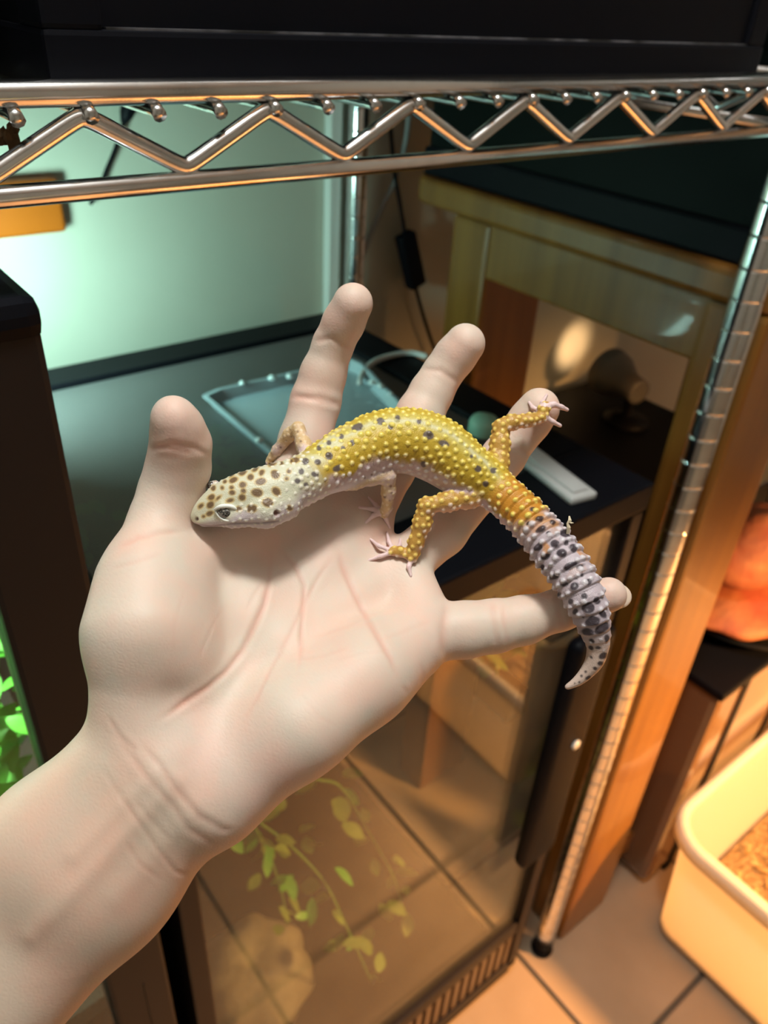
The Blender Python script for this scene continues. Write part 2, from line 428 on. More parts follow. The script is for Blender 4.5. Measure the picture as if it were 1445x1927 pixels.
# tall terrarium at the left
LX1, LZ1 = .0785, Z(-.103)
Lt = thing('tall_terrarium', (-.17, .55, 0), 'tall terrarium with dark brown front frame and leafy plants behind glass', 'terrarium')
box('front_stile', .0375, LX1, .306, .335, 0, LZ1 - .012, brownp, Lt, .003)
box('front_stile', -.42, -.38, .306, .335, 0, LZ1 - .012, brownp, Lt, .003)
box('stile_bead', .0600, .0608, .3052, .3062, 0, .62, brownp, Lt, 0)
box('top_frame', -.42, LX1 + .0015, .304, .80, LZ1 - .016, LZ1, blackp, Lt, .006)
box('base_frame', -.42, LX1, .306, .80, 0, .06, blackp, Lt, .004)
box('back_panel', -.415, LX1 - .005, .79, .80, .06, LZ1 - .014, mat('teal_back_panel', (.10, .22, .20), .6), Lt, .001)
box('side_panel', LX1 - .005, LX1 - .001, .335, .79, .06, LZ1 - .014, brownp, Lt, .001)
box('side_panel', -.42, -.415, .335, .79, .06, LZ1 - .014, brownp, Lt, .001)
box('front_pane', -.38, .0375, .316, .320, .06, LZ1 - .016, pane, Lt, 0)
box('floor_tray', -.40, LX1 - .006, .335, .785, Z(-.66), Z(-.64), mat('dark_soil', (.05, .045, .035), .9, bump=(200, .6, .004)), Lt, .002)
# screen-topped terrarium in the middle
TX0, TX1, TY0, TY1, TZ1 = .0945, .567, .312, .812, Z(-.350)
T = thing('mesh_top_terrarium', (.33, .56, 0), 'glass terrarium with black frame and fine mesh lid below the wire shelf', 'terrarium')
box('base_frame', TX0, TX1, TY0 + .004, TY1, 0, .035, blackp, T, .003)
for xa, xb, ya, yb, m_ in ((TX0, TX0 + .017, TY0 - .002, TY0 + .025, brownp), (TX1 - .016, TX1, TY0 - .002, TY0 + .022, brownp), (TX0, TX0 + .018, TY1 - .018, TY1, blackp), (TX1 - .018, TX1, TY1 - .018, TY1, blackp)):
    box('corner_post', xa, xb, ya, yb, .035, TZ1 - .03, m_, T, .002)
box('front_rail', TX0 + .017, TX1 - .016, TY0 - .001, TY0 + .020, .132, .158, brownp, T, .003)
box('front_rail', TX0, TX1, TY0 - .002, TY0 + .02, .035, .05, brownp, T, .002)
vent_m = mat('vent_rib', (.11, .075, .05), .35)
r0 = None
for k in range(26):
    x = TX0 + .026 + k * .0168
    if r0 is None: r0 = box('vent_rib', x, x + .011, TY0 + .002, TY0 + .012, .05, .132, vent_m, T, .002); xr = x
    else:
        r = r0.copy(); COL.objects.link(r); r.parent = T; r.location = (x - xr, 0, 0)
box('vent_backing', TX0 + .02, TX1 - .018, TY0 + .013, TY0 + .016, .05, .132, blackp, T, 0)
box('front_pane', TX0 + .016, TX1 - .015, TY0 + .007, TY0 + .011, .158, TZ1 - .028, dusty, T, 0)
box('side_pane', TX1 - .008, TX1 - .004, TY0 + .022, TY1 - .018, .035, TZ1 - .03, pane, T, 0)
box('side_pane', TX0 + .004, TX0 + .008, TY0 + .025, TY1 - .018, .035, TZ1 - .03, brownp, T, 0)
box('back_pane', TX0 + .018, TX1 - .018, TY1 - .008, TY1 - .004, .035, TZ1 - .03, blackg, T, 0)
box('handle', .494, .552, TY0 - .020, TY0 - .001, Z(-.862), Z(-.500), blackp, T, .009, True)
mesh_obj('screw', *lathe_vf([(.006, 0), (.006, .002), (.003, .0035)], (0, 0, 0), 14), white_pl, T, True)
_s = bpy.data.objects['screw']; _s.rotation_euler = (math.pi / 2, 0, 0)
_s.data.transform(Matrix.Translation(Vector(ORG[T.name]))); _s.location = Vector((.529, TY0 - .0203, Z(-.655))) - Vector(ORG[T.name])
# lid: wide black frame with a wire-mesh panel
lid_f = blackp
mx0, mx1, my0, my1 = .118, .518, .388, .768
lid = box('lid_frame', TX0 - .002, TX1 + .002, TY0 - .004, my0, TZ1 - .028, TZ1, lid_f, T, .003)
box('lid_frame', TX0 - .002, TX1 + .002, my1, TY1 + .002, TZ1 - .028, TZ1, lid_f, T, .003)
box('lid_frame', TX0 - .002, mx0, my0, my1, TZ1 - .028, TZ1, lid_f, T, .003)
box('lid_frame', mx1, TX1 + .002, my0, my1, TZ1 - .028, TZ1, lid_f, T, .003)
pr = []
h = .00058
for x in np.arange(mx0, mx1, .0026): pr.append(box_vf(x - h, x + h, my0, my1, TZ1 - .0068, TZ1 - .0062))
for y in np.arange(my0, my1, .0026): pr.append(box_vf(mx0, mx1, y - h, y + h, TZ1 - .0063, TZ1 - .0057))
tag(mesh_obj('mesh_screen', *join(pr), mat('mesh_wire', (.20, .20, .20), .45, .4), T), kind='stuff')
# ------------------------------------------------------------------ wooden table and the tank on it
TBX, TBX1, TBY0, TBY1, TBZ = .66, 1.40, .285, .785, Z(-.183)
tb_ = thing('wooden_table', (1.0, .52, 0), 'tall orange varnished wooden table carrying a black tank', 'table')
bm = bmesh.new()
bmesh.ops.create_cube(bm, size=1)
for v in bm.verts: v.co = Vector(((TBX + TBX1) / 2 + v.co.x * (TBX1 - TBX), (TBY0 + TBY1) / 2 + v.co.y * (TBY1 - TBY0), TBZ - .0155 + v.co.z * .031))
bmesh.ops.bevel(bm, geom=[e for e in bm.edges if abs(e.verts[0].co.z - e.verts[1].co.z) > .02], offset=.035, segments=6, affect='EDGES', profile=.5)
bmesh.ops.bevel(bm, geom=[e for e in bm.edges if abs(e.verts[0].co.z - e.verts[1].co.z) < .001 and len(e.link_faces) == 2 and e.calc_face_angle(0) > 1], offset=.007, segments=3, affect='EDGES', profile=.5)
bm.verts.index_update(); V = [tuple(v.co) for v in bm.verts]; Fc = [[v.index for v in f.verts] for f in bm.faces]; bm.free()
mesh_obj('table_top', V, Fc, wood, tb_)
lx, ly0, ly1 = TBX + .004, TBY0 + .015, TBY1 - .085
for xa in (lx, TBX1 - .115):
    for ya in (ly0, ly1 - .06):
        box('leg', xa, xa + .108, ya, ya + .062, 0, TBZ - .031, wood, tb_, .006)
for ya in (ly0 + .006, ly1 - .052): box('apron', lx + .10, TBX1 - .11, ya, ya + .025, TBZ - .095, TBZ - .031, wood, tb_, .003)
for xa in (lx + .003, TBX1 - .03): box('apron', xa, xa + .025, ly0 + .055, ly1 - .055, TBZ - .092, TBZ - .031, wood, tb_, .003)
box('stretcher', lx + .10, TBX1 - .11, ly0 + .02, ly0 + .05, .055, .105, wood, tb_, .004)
Bk = thing('dark_tank', (1.0, .55, TBZ), 'big black tank standing on the wooden table', 'tank')
greenblack = mat('green_black_panel', (.002, .0045, .0038), .5, spec=.1)
box('body', .676, 1.36, .318, .768, TBZ + .03, TBZ + .46, greenblack, Bk, .003)
box('bottom_frame', .672, 1.364, .314, .772, TBZ, TBZ + .032, blackp, Bk, .004)
box('lid', .672, 1.364, .314, .772, TBZ + .46, TBZ + .48, blackp, Bk, .004)

# ------------------------------------------------------------------ under and beside the table
def tub_material(name, col, transl=.6):
    m = bpy.data.materials.new(name); m.use_nodes = True; nt = m.node_tree; b = nt.nodes['Principled BSDF']
    b.inputs['Base Color'].default_value = (*col, 1); b.inputs['Roughness'].default_value = .4
    t = nt.nodes.new('ShaderNodeBsdfTranslucent'); t.inputs[0].default_value = (*col, 1)
    mx = nt.nodes.new('ShaderNodeMixShader'); mx.inputs[0].default_value = transl
    o = nt.nodes['Material Output']; nt.links.new(b.outputs[0], mx.inputs[1]); nt.links.new(t.outputs[0], mx.inputs[2]); nt.links.new(mx.outputs[0], o.inputs[0])
    return m
tubm = tub_material('milky_plastic', (.86, .80, .68))
def rr_ring(x0, x1, y0, y1, r, z, n=7):
    out = []
    for cx, cy, a0 in ((x1 - r, y1 - r, 0), (x0 + r, y1 - r, 90), (x0 + r, y0 + r, 180), (x1 - r, y0 + r, 270)):
        for k in range(n):
            a = math.radians(a0 + 90 * k / (n - 1)); out.append((cx + r * math.cos(a), cy + r * math.sin(a), z))
    return out
def loft(rings, cap0=True, cap1=False):
    V = []; Fc = []; n = len(rings[0])
    for r in rings: V += r
    for i in range(len(rings) - 1):
        for j in range(n):
            a, b = i * n + j, i * n + (j + 1) % n; Fc.append([a, b, b + n, a + n])
    if cap0: Fc.append(list(range(n))[::-1])
    if cap1: Fc.append([(len(rings) - 1) * n + j for j in range(n)])
    return V, Fc
def tub(root, x0, x1, y0, y1, z0, z1, flare, m, r=.03, rim=.018):
    f = flare
    R = [rr_ring(x0 + .01, x1 - .01, y0 + .01, y1 - .01, r, z0), rr_ring(x0, x1, y0, y1, r, z0 + .012), rr_ring(x0 - f, x1 + f, y0 - f, y1 + f, r + f, z1)]
    Ri = [rr_ring(x0 - f + .003, x1 + f - .003, y0 - f + .003, y1 + f - .003, r + f, z1), rr_ring(x0 + .003, x1 - .003, y0 + .003, y1 - .003, r, z0 + .015)]
    mesh_obj('body', *loft(R + Ri, True, True), m, root, True)
    q = [(f + .001, z1 - .022), (f + rim, z1 - .022), (f + rim, z1 - .004), (f + rim - .004, z1 + .002), (f, z1 + .002), (f - .002, z1 - .001)]
    mesh_obj('rim', *loft([rr_ring(x0 - e, x1 + e, y0 - e, y1 + e, r + e, zz) for e, zz in q], False), tub_material('milky_rim', (.86, .80, .68), .25), root, True)
tb1 = thing('storage_tub', (1.02, .02, 0), 'open milky plastic tub glowing orange on the tiled floor', 'tub')
tub(tb1, .800, 1.26, -.28, .228, .0, .262, .022, tubm, .03, .014)
chips = mat('wood_chips', (.62, .42, .20), .9, noise=((.42, .25, .10), 60, (1, 1, 1), .3, .7), bump=(120, .9, .01))
mesh_obj('bedding', *loft([rr_ring(.806, 1.254, -.274, .222, .03, .018), rr_ring(.806, 1.254, -.274, .222, .03, .034)], True, True), chips, tb1, True)
rgB = random.Random(5)
pr = []
for k in range(260):
    x, y = rgB.uniform(.82, 1.24), rgB.uniform(-.26, .21); a = rgB.uniform(0, 6.28); L = rgB.uniform(.006, .016)
    v, f = box_vf(-L, L, -.003, .003, -.001, .001); M_ = Matrix.Translation((x, y, .037 + rgB.uniform(0, .012))) @ Matrix.Rotation(a, 4, 'Z') @ Matrix.Rotation(rgB.uniform(-.6, .6), 4, 'X') @ Matrix.Rotation(rgB.uniform(-.5, .5), 4, 'Y')
    pr.append(([tuple(M_ @ Vector(q)) for q in v], f))
tag(mesh_obj('wood_shavings', *join(pr), chips, tb1), kind='stuff')
tb2 = thing('covered_tub', (1.02, .66, 0), 'beige plastic tub with black lid under the wooden table', 'tub')
tub(tb2, .800, 1.24, .540, .830, .0, .40, .012, tub_material('beige_plastic', (.80, .60, .40), .55))
box('lid', .775, 1.265, .512, .858, .402, .425, blackp, tb2, .006)
box('top_box', .83, 1.25, .53, .855, .425, .605, blackp, tb2, .008)
# small lamp clamped on the tub's lid, shining on the wall
cla = thing('clamp_lamp', (1.13, .70, .605), 'small grey lamp standing on the black box under the wooden table', 'lamp')
mesh_obj('base', *lathe_vf([(.04, 0), (.04, .008), (.018, .014), (.010, .018), (.010, .045)], (1.13, .70, .605), 24), blackp, cla, True)
grey = mat('grey_metal', (.17, .165, .15), .5, .4)
V, Fc = lathe_vf([(.016, -.03), (.022, -.03), (.024, 0), (.040, .035), (.043, .06), (.040, .06), (.036, .035), (.018, .0)], (0, 0, 0), 24, True, False)
M_ = Matrix.Translation((1.135, .715, .670)) @ Matrix.Rotation(math.radians(-88), 4, 'X') @ Matrix.Rotation(math.radians(14), 4, 'Y')
mesh_obj('shade', [tuple(M_ @ Vector(v)) for v in V], Fc, grey, cla, True)
V, Fc = ball_vf = lathe_vf([(.001, .0), (.012, .004), (.017, .018), (.014, .032), (.006, .04), (.001, .041)], (0, 0, 0), 16)
mesh_obj('bulb', [tuple(M_ @ Vector(v)) for v in V], Fc, mat('lit_bulb', (1, .8, .5), .3, emit=(1, .62, .28), estr=6), cla, True)
spot_light('clamp_lamp_light', tuple(M_ @ Vector((0, 0, .05))), tuple(M_ @ Vector((0, 0, .5))), 1.3, (1, .60, .30), 52, .9, .012)
# brown glass tank under the table with the dish of stones
gt = thing('brown_tank', (1.10, .375, 0), 'brown glass tank under the table with a black dish on top', 'tank')
bglass = mat('brown_glass', (.16, .09, .05), .16, coat=.4)
box('body', .84, 1.36, .276, .488, .02, .452, bglass, gt, .012)
for xa in (.90, 1.06, 1.22): box('band', xa, xa + .018, .2735, .4905, .0, .452, blackp, gt, .002)
box('side_band', .8375, .845, .36, .378, .0, .452, blackp, gt, .002)
box('lid', .835, 1.365, .272, .492, .452, .466, blackp, gt, .004)
dish = mesh_obj('stone_dish', *lathe_vf([(.085, 0), (.11, .004), (.13, .020), (.134, .022), (.132, .026), (.122, .022), (.10, .010)], (1.03, .375, .466), 40), blackg, None, True)
tag(dish, 'shallow black dish holding two red stones', 'dish')
def rock(name, c, r, seed, m, label, sub=4, amp=.18, par=None):
    bm = bmesh.new(); bmesh.ops.create_icosphere(bm, subdivisions=sub, radius=1)
    rr = np.random.default_rng(seed); ks = [(rr.normal(size=3) * rr.uniform(1, 4), rr.uniform(0, 6.3)) for _ in range(14)]
    for v in bm.verts:
        p = np.array(v.co); a = sum(math.sin(k.dot(p) + f) for k, f in ks) / 14 * amp * 3.2
        v.co = Vector(tuple(np.array(c) + p * (1 + a) * np.array(r)))
    bm.verts.index_update(); V = [tuple(v.co) for v in bm.verts]; Fc = [[v.index for v in f.verts] for f in bm.faces]; bm.free()
    o = mesh_obj(name, V, Fc, m, par, True)
    if label: tag(o, label, 'stone')
    return o
redst = mat('red_stone', (.30, .065, .03), .65, noise=((.42, .17, .07), 14, (1, 1, 2.2), .35, .7), bump=(70, .5, .004))
rock('red_stone', (.985, .365, .505), (.105, .085, .026), 3, redst, 'flat red stone lying in the black dish', 4, .10)
rock('red_stone', (1.00, .37, .594), (.088, .070, .055), 8, redst, 'rounded red stone resting on the flat stone', 4, .12)
cup = thing('plastic_cup', (1.238, .40, .466), 'cloudy pinkish plastic cup on the brown tank', 'cup')
cupm = tub_material('cloudy_plastic', (.70, .67, .63), .35)
mesh_obj('body', *lathe_vf([(.052, 0), (.056, .01), (.070, .22), (.068, .22), (.054, .012)], (1.238, .40, .466), 32), cupm, cup, True)
mesh_obj('rim', *lathe_vf([(.0695, .212), (.074, .214), (.074, .222), (.068, .222)], (1.238, .40, .466), 32, False, False), cupm, cup, True)
# ------------------------------------------------------------------ things on the wall
bd = box('wooden_board', -.06, .2665, .862, .8795, Z(-.2285), Z(-.175), mat('brown_wood', (.50, .115, .008), .45), None, .006, True)
tag(bd, 'orange brown wooden board fixed on the pale wall', 'board')
cd = box('cable_cover', .600, .617, .864, .8795, .5, 1.9, white_pl, None, .002)
tag(cd, 'white vertical cable cover running down the wall behind the rack', 'cable cover')
tag(tube('grey_cable', smooth_path([wpt(x, y, 1, yy) for x, y, yy in ((772, 110, .862), (770, 200, .860), (762, 270, .858), (742, 340, .858), (715, 400, .860), (690, 460, .864), (672, 530, .868), (668, 600, .868))], 6), .0038, mat('grey_rubber', (.33, .33, .32), .5), None, 8), 'loose grey cable hanging down the wall by the back post', 'cable')
ic = thing('switch_cable', tuple(wpt(812, 640, 1, .855)), 'thin black cable with an inline box hanging before the wall', 'cable')
tube('cable', smooth_path([wpt(x, y, 1, .855) for x, y in ((735, 240), (742, 320), (752, 380), (762, 440), (772, 490), (782, 540), (795, 590), (810, 636), (822, 668))], 5), .0028, blackp, ic, 8)
a, b = wpt(762, 440, 1, .855), wpt(783, 537, 1, .855)
dz = _n(b - a); L = np.linalg.norm(b - a); sx = _n(np.cross(dz, (0, 1, 0))); M3 = np.stack([sx, (0, 1, 0), dz], 1)
V, Fc = box_vf(-.0135, .0135, -.009, .009, 0, L, .003)
mesh_obj('inline_box', [M3 @ np.array(v) + a for v in V], Fc, blackp, ic, True)
pc = thing('power_lead', tuple(wpt(190, 345, 1, .872)), 'black power lead with plug on the wall above the wooden board', 'cable')
tube('lead', smooth_path([wpt(x, y, 1, .872) for x, y in ((241, 205), (230, 240), (215, 285), (200, 320), (188, 352), (170, 385))], 5), .0022, blackp, pc, 8)
tube('plug', [wpt(252, 165, 1, .868), wpt(247, 185, 1, .868), wpt(238, 215, 1, .868), wpt(232, 232, 1, .868)], [.009, .0095, .007, .003], blackp, pc, 10)
# ------------------------------------------------------------------ things lying on the mesh lid
zl = TZ1 + .0002
tray_m = bpy.data.materials.new('clear_plastic'); tray_m.use_nodes = True
nt = tray_m.node_tree; b_ = nt.nodes['Principled BSDF']; b_.inputs['Base Color'].default_value = (.46, .58, .64, 1); b_.inputs['Roughness'].default_value = .12; b_.inputs['Coat Weight'].default_value = .5
tr_ = nt.nodes.new('ShaderNodeBsdfTransparent'); tr_.inputs[0].default_value = (.85, .97, 1, 1); mx_ = nt.nodes.new('ShaderNodeMixShader'); mx_.inputs[0].default_value = .12
nt.links.new(b_.outputs[0], mx_.inputs[1]); nt.links.new(tr_.outputs[0], mx_.inputs[2]); nt.links.new(mx_.outputs[0], nt.nodes['Material Output'].inputs[0])
zm = TZ1 - .0055
cor = [wpt(*p, 2, zm) for p in ((384, 762), (548, 905), (775, 805), (668, 694))]
cen = sum(cor) / 4
tr = thing('plastic_tray', tuple(cen), 'clear bluish plastic tray lying on the mesh lid', 'tray')
def scaled(f, z): return [tuple(cen * (1, 1, 0) + (c - cen) * (1, 1, 0) * f + (0, 0, z)) for c in cor]
def ring4(f, z):
    c = [np.array(q) for q in scaled(f, z)]; out = []
    for i in range(4):
        p, q, r = c[i - 1], c[i], c[(i + 1) % 4]
        for t in (.1, .03, 0): out.append(tuple(q + (p - q) * t + (r - q) * (.1 - t) * .35))
        out.append(tuple(q + (r - q) * .1))
    return out
V, Fc = loft([ring4(.94, zm), ring4(1.0, zm + .011), ring4(1.03, zm + .011), ring4(1.03, zm + .013), ring4(.985, zm + .013), ring4(.92, zm + .003)], True, True)
mesh_obj('body', V, Fc, tray_m, tr)
drop_m = mat('water', (.85, .97, 1.0), .03, spec=1.0, coat=1.0)
for x, y, r in ((456, 722, .0035), (512, 713, .0045), (545, 710, .0040), (700, 722, .0045), (716, 728, .004), (735, 742, .003), (488, 830, .004)):
    p = wpt(x, y, 2, zm + .013); V, Fc = lathe_vf([(r, 0), (r * .9, r * .5), (r * .5, r * .85), (.0002, r)], p, 14)
    mesh_obj('water_drop', V, Fc, drop_m, tr, True)
tag(tube('white_cable', smooth_path([tuple(wpt(x, y, 2, zl + .004)) for x, y in ((676, 722), (684, 700), (705, 680), (740, 668), (775, 664), (805, 672))], 6), .0032, mat('white_rubber', (.68, .68, .66), .4), None, 8), 'short white cable curving from the tray across the lid frame', 'cable')
pa, pb = wpt(996, 866, 2, zl), wpt(1098, 946, 2, zl)
fb = thing('plastic_bar', tuple((pa + pb) / 2), 'frosted plastic bar lying on the black lid frame', 'bar')
dx = _n(pb - pa); dy = _n(np.cross((0, 0, 1), dx)); L = np.linalg.norm(pb - pa); M3 = np.stack([dx, dy, (0, 0, 1)], 1)
V, Fc = box_vf(-.035, L, -.014, .014, 0, .007, .0025)
mesh_obj('body', [M3 @ np.array(v) + pa for v in V], Fc, tub_material('frosted_plastic', (.70, .72, .71), .3), fb, True)
V, Fc = box_vf(-.030, L - .006, -.008, .008, .007, .0095, .0008)
mesh_obj('ridge', [M3 @ np.array(v) + pa for v in V], Fc, bpy.data.materials['frosted_plastic'], fb, True)
p = wpt(908, 815, 2, zl)
tag(mesh_obj('bottle_cap', *lathe_vf([(.013, 0), (.0145, .002), (.0145, .012), (.012, .0165), (.004, .018), (.0003, .018)], p, 24), mat('pale_green_plastic', (.34, .62, .48), .4), None, True), 'pale green plastic cap on the black lid frame', 'cap')
# ------------------------------------------------------------------ leaves
leaf_m = mat('bright_leaf', (.10, .50, .04), .4, noise=((.20, .66, .08), 40, (1, 1, 1), .35, .7))
leaf_y = mat('yellow_green_leaf', (.20, .36, .05), .45, noise=((.28, .44, .08), 40, (1, 1, 1), .35, .7))
stem_m = mat('green_stem', (.14, .36, .06), .5)
def leaf_mesh(name, m, L, Wd):
    V, Fc = [], []; n = 7
    for i in range(n):
        t = i / (n - 1); w = Wd * math.sin(math.pi * min(1, t * .94 + .05)) ** .8; z = -.18 * L * t * t
        V += [(-w, L * t, z + .12 * w), (0, L * t, z), (w, L * t, z + .12 * w)]
    for i in range(n - 1):
        for j in range(2): a = i * 3 + j; Fc.append([a, a + 1, a + 4, a + 3])
    k = len(V); V += [(x, y, z - .0006) for x, y, z in V]; Fc += [[q + k for q in f[::-1]] for f in Fc]
    me = bpy.data.meshes.new(name); me.from_pydata(V, [], Fc); me.update(); me.materials.append(m)
    me.polygons.foreach_set('use_smooth', [True] * len(me.polygons)); return me
LM = [leaf_mesh('leaf', leaf_m, .034, .008), leaf_mesh('leaf', leaf_y, .034, .011), leaf_mesh('leaf', leaf_m, .026, .010)]
def put_leaf(root, p, az, el, roll, k, sc=1.0):
    o = bpy.data.objects.new('leaf', LM[k]); COL.objects.link(o); o.parent = root
    o.location = Vector(p) - Vector(ORG[root.name]); o.rotation_euler = (el, roll, az); o.scale = (sc,) * 3
rl = random.Random(21)
# plant behind the tall terrarium's pane
lp = thing('leafy_plant', (.0, .42, Z(-.64)), 'bright green leafy plant behind the tall terrarium pane', 'plant')
for k in range(5):
    bx, by = rl.uniform(-.06, .03), rl.uniform(.38, .50); top = rl.uniform(-.42, -.33)
    P = smooth_path([(bx, by, Z(-.64)), (bx + .01, by - .01, Z(-.52)), (bx + rl.uniform(-.01, .03), by - .03, Z(top))], 6)
    tube('stem', P, .0018, stem_m, lp, 6)
    for q in P[4:]:
        for s_ in range(2): put_leaf(lp, q, rl.uniform(0, 6.28), rl.uniform(-.5, .5), rl.uniform(-.4, .4), rl.choice((0, 0, 2)), rl.uniform(.8, 1.3))
for x, y in ((8, 1225), (22, 1262), (40, 1290), (55, 1310), (30, 1335), (12, 1352), (50, 1352), (5, 1300), (25, 1300), (60, 1335)):
    put_leaf(lp, wpt(x, y, 1, .385), rl.uniform(3.5, 5.6), rl.uniform(-.7, .3), rl.uniform(-.4, .4), 0, rl.uniform(.55, .8))
# leaves behind the pane added in place of glass reflections; more under the mesh
tp = thing('reflection_and_lid_leaves', (.20, .46, TZ1 - .05), 'yellow green leaves added in place of pane reflections, with green leaves under the mesh', 'plant')
paths = [((430, 1470), (480, 1540), (545, 1590), (610, 1660), (650, 1740), (700, 1850)), ((560, 1430), (640, 1480), (690, 1560), (740, 1650), (760, 1720)), ((470, 1520), (500, 1590), (530, 1680), (540, 1740))]
for pi, pth in enumerate(paths):
    P = [wpt(x, y, 1, .40 + .05 * pi) for x, y in pth]
    P = [np.array((P[0][0] - .03, P[0][1], TZ1 - .04))] + P
    SPH = smooth_path(P, 8); tube('stem', SPH, .0014, stem_m, tp, 6)
    for q in SPH[6:]:
        if rl.random() < .75: put_leaf(tp, q + np.array((rl.uniform(-.022, .022), rl.uniform(-.01, .02), rl.uniform(-.016, .010))), rl.uniform(0, 6.28), rl.uniform(-.9, .2), rl.uniform(-.5, .5), rl.choice((1, 1, 0)), rl.uniform(.55, .95))
for x, y, k in ((430, 850, 16), (445, 800, 8), (180, 1080, 14), (205, 980, 8), (400, 900, 8)):
    c_ = wpt(x, y, 2, TZ1 - .025)
    for _ in range(k): put_leaf(tp, c_ + np.array((rl.uniform(-.03, .03), rl.uniform(-.04, .04), rl.uniform(-.02, .0))), rl.uniform(0, 6.28), rl.uniform(-.3, .3), rl.uniform(-.3, .3), rl.choice((0, 2)), rl.uniform(.7, 1.0))
# little plant on a black suction pot at the right pane
sx_ = TX1 - .0085
p = wpt(962, 1290, 0, sx_)
spn = thing('suction_plant', tuple(p), 'little green plant in a black suction pot on the glass', 'plant')
box('pot', sx_ - .034, sx_, p[1] - .028, p[1] + .028, p[2] - .022, p[2] + .020, blackp, spn, .005)
for k in range(22):
    a = rl.uniform(0, 6.28); put_leaf(spn, (sx_ - .018 + rl.uniform(-.012, .012), p[1] + .012 + rl.uniform(-.02, .035), p[2] + .02 + rl.uniform(0, .055)), a, rl.uniform(-.2, 1.0), rl.uniform(-.4, .4), rl.choice((0, 2, 1)), rl.uniform(.7, 1.1))
q = wpt(935, 1115, 0, sx_)
tube('stem', smooth_path([(sx_ - .018, p[1] + .01, p[2] + .02), (sx_ - .02, (p[1] + q[1]) / 2, (p[2] + q[2]) / 2), (sx_ - .02, q[1], q[2] + .03)], 6), .0016, stem_m, spn, 6)
for k in range(22):
    put_leaf(spn, (sx_ - .02 + rl.uniform(-.012, .012), q[1] + rl.uniform(-.03, .03), q[2] + rl.uniform(-.03, .05)), rl.uniform(0, 6.28), rl.uniform(-.6, .8), rl.uniform(-.4, .4), 1, rl.uniform(.7, 1.1))
# cream stone hide on the terrarium floor
box('floor_pane', TX0 + .01, TX1 - .01, TY0 + .02, TY1 - .01, .028, .033, pane, T, 0)
cw = wpt(480, 1845, 2, .035)
cream = mat('cream_resin', (.38, .37, .28), .6, noise=((.26, .25, .19), 25, (1, 1, 1), .4, .7), bump=(80, .5, .004))
V, Fc = lathe_vf([(.078, 0), (.082, .012), (.078, .030), (.066, .050), (.048, .062), (.030, .066), (.012, .060), (.001, .057)], (cw[0], cw[1], .034), 48)
V = [(cw[0] + (v[0] - cw[0]) * (1 + .05 * math.sin(7 * math.atan2(v[1] - cw[1], v[0] - cw[0])) + .03 * math.sin(13 * math.atan2(v[1] - cw[1], v[0] - cw[0]))), cw[1] + (v[1] - cw[1]) * (1 + .05 * math.sin(7 * math.atan2(v[1] - cw[1], v[0] - cw[0]))), v[2] + .003 * math.sin(60 * v[0]) * math.cos(70 * v[1])) for v in V]
tag(mesh_obj('stone_hide', V, Fc, cream, None, True), 'cream ridged resin hide on the terrarium floor', 'hide')
# dead leaf caught under the shelf rail
dl_ = thing('dead_leaf', tuple(wpt(20, 255, 1, .316)), 'small curled brown dead leaf hanging from the shelf wire', 'leaf')
dlm = mat('dead_leaf', (.12, .065, .025), .8)
def scrap(c, r, seed):
    rr = random.Random(seed); bm = bmesh.new(); bmesh.ops.create_icosphere(bm, subdivisions=2, radius=1)
    for v in bm.verts: v.co = Vector((c[0] + v.co.x * r * rr.uniform(.5, 1.1), c[1] + v.co.y * r * .4 * rr.uniform(.5, 1.1), c[2] + v.co.z * r * 1.2 * rr.uniform(.5, 1.1)))
    bm.verts.index_update(); V = [tuple(v.co) for v in bm.verts]; Fc = [[v.index for v in f.verts] for f in bm.faces]; bm.free(); return V, Fc
mesh_obj('blade', *join([scrap(wpt(22, 262, 1, .316), .0035, 1), scrap(wpt(4, 256, 1, .318), .003, 2), scrap(wpt(24, 244, 1, .316), .0025, 3)]), dlm, dl_)
tube('stalk', [wpt(24, 250, 1, .316), wpt(30, 225, 1, .313), wpt(36, 208, 1, .310)], .0006, dlm, dl_, 5)
# lamp fittings that carry the lights
gl = thing('grow_lamp', (.108, .70, TZ1), 'small white growing lamp standing on the mesh lid by the tall terrarium', 'lamp')
box('base', .096, .120, .67, .75, TZ1, TZ1 + .012, white_pl, gl, .003)
box('housing', .096, .108, .64, .76, TZ1 + .012, TZ1 + .15, white_pl, gl, .004)
box('lamp_strip', -.28, .04, .465, .535, 1.0965, 1.1005, white_pl, Lt, .001)
hl = thing('heat_lamp', (1.10, -.36, .80), 'hanging dome heat lamp over the milky tub', 'lamp')
mesh_obj('dome', *lathe_vf([(.11, .03), (.10, .07), (.07, .12), (.03, .15), (.03, .20), (.028, .20), (.065, .115), (.095, .068)], (1.10, -.36, .80), 32, False, False), grey, hl, True)
tube('cord', [(1.10, -.36, .99), (1.10, -.36, RH)], .004, blackp, hl, 8)
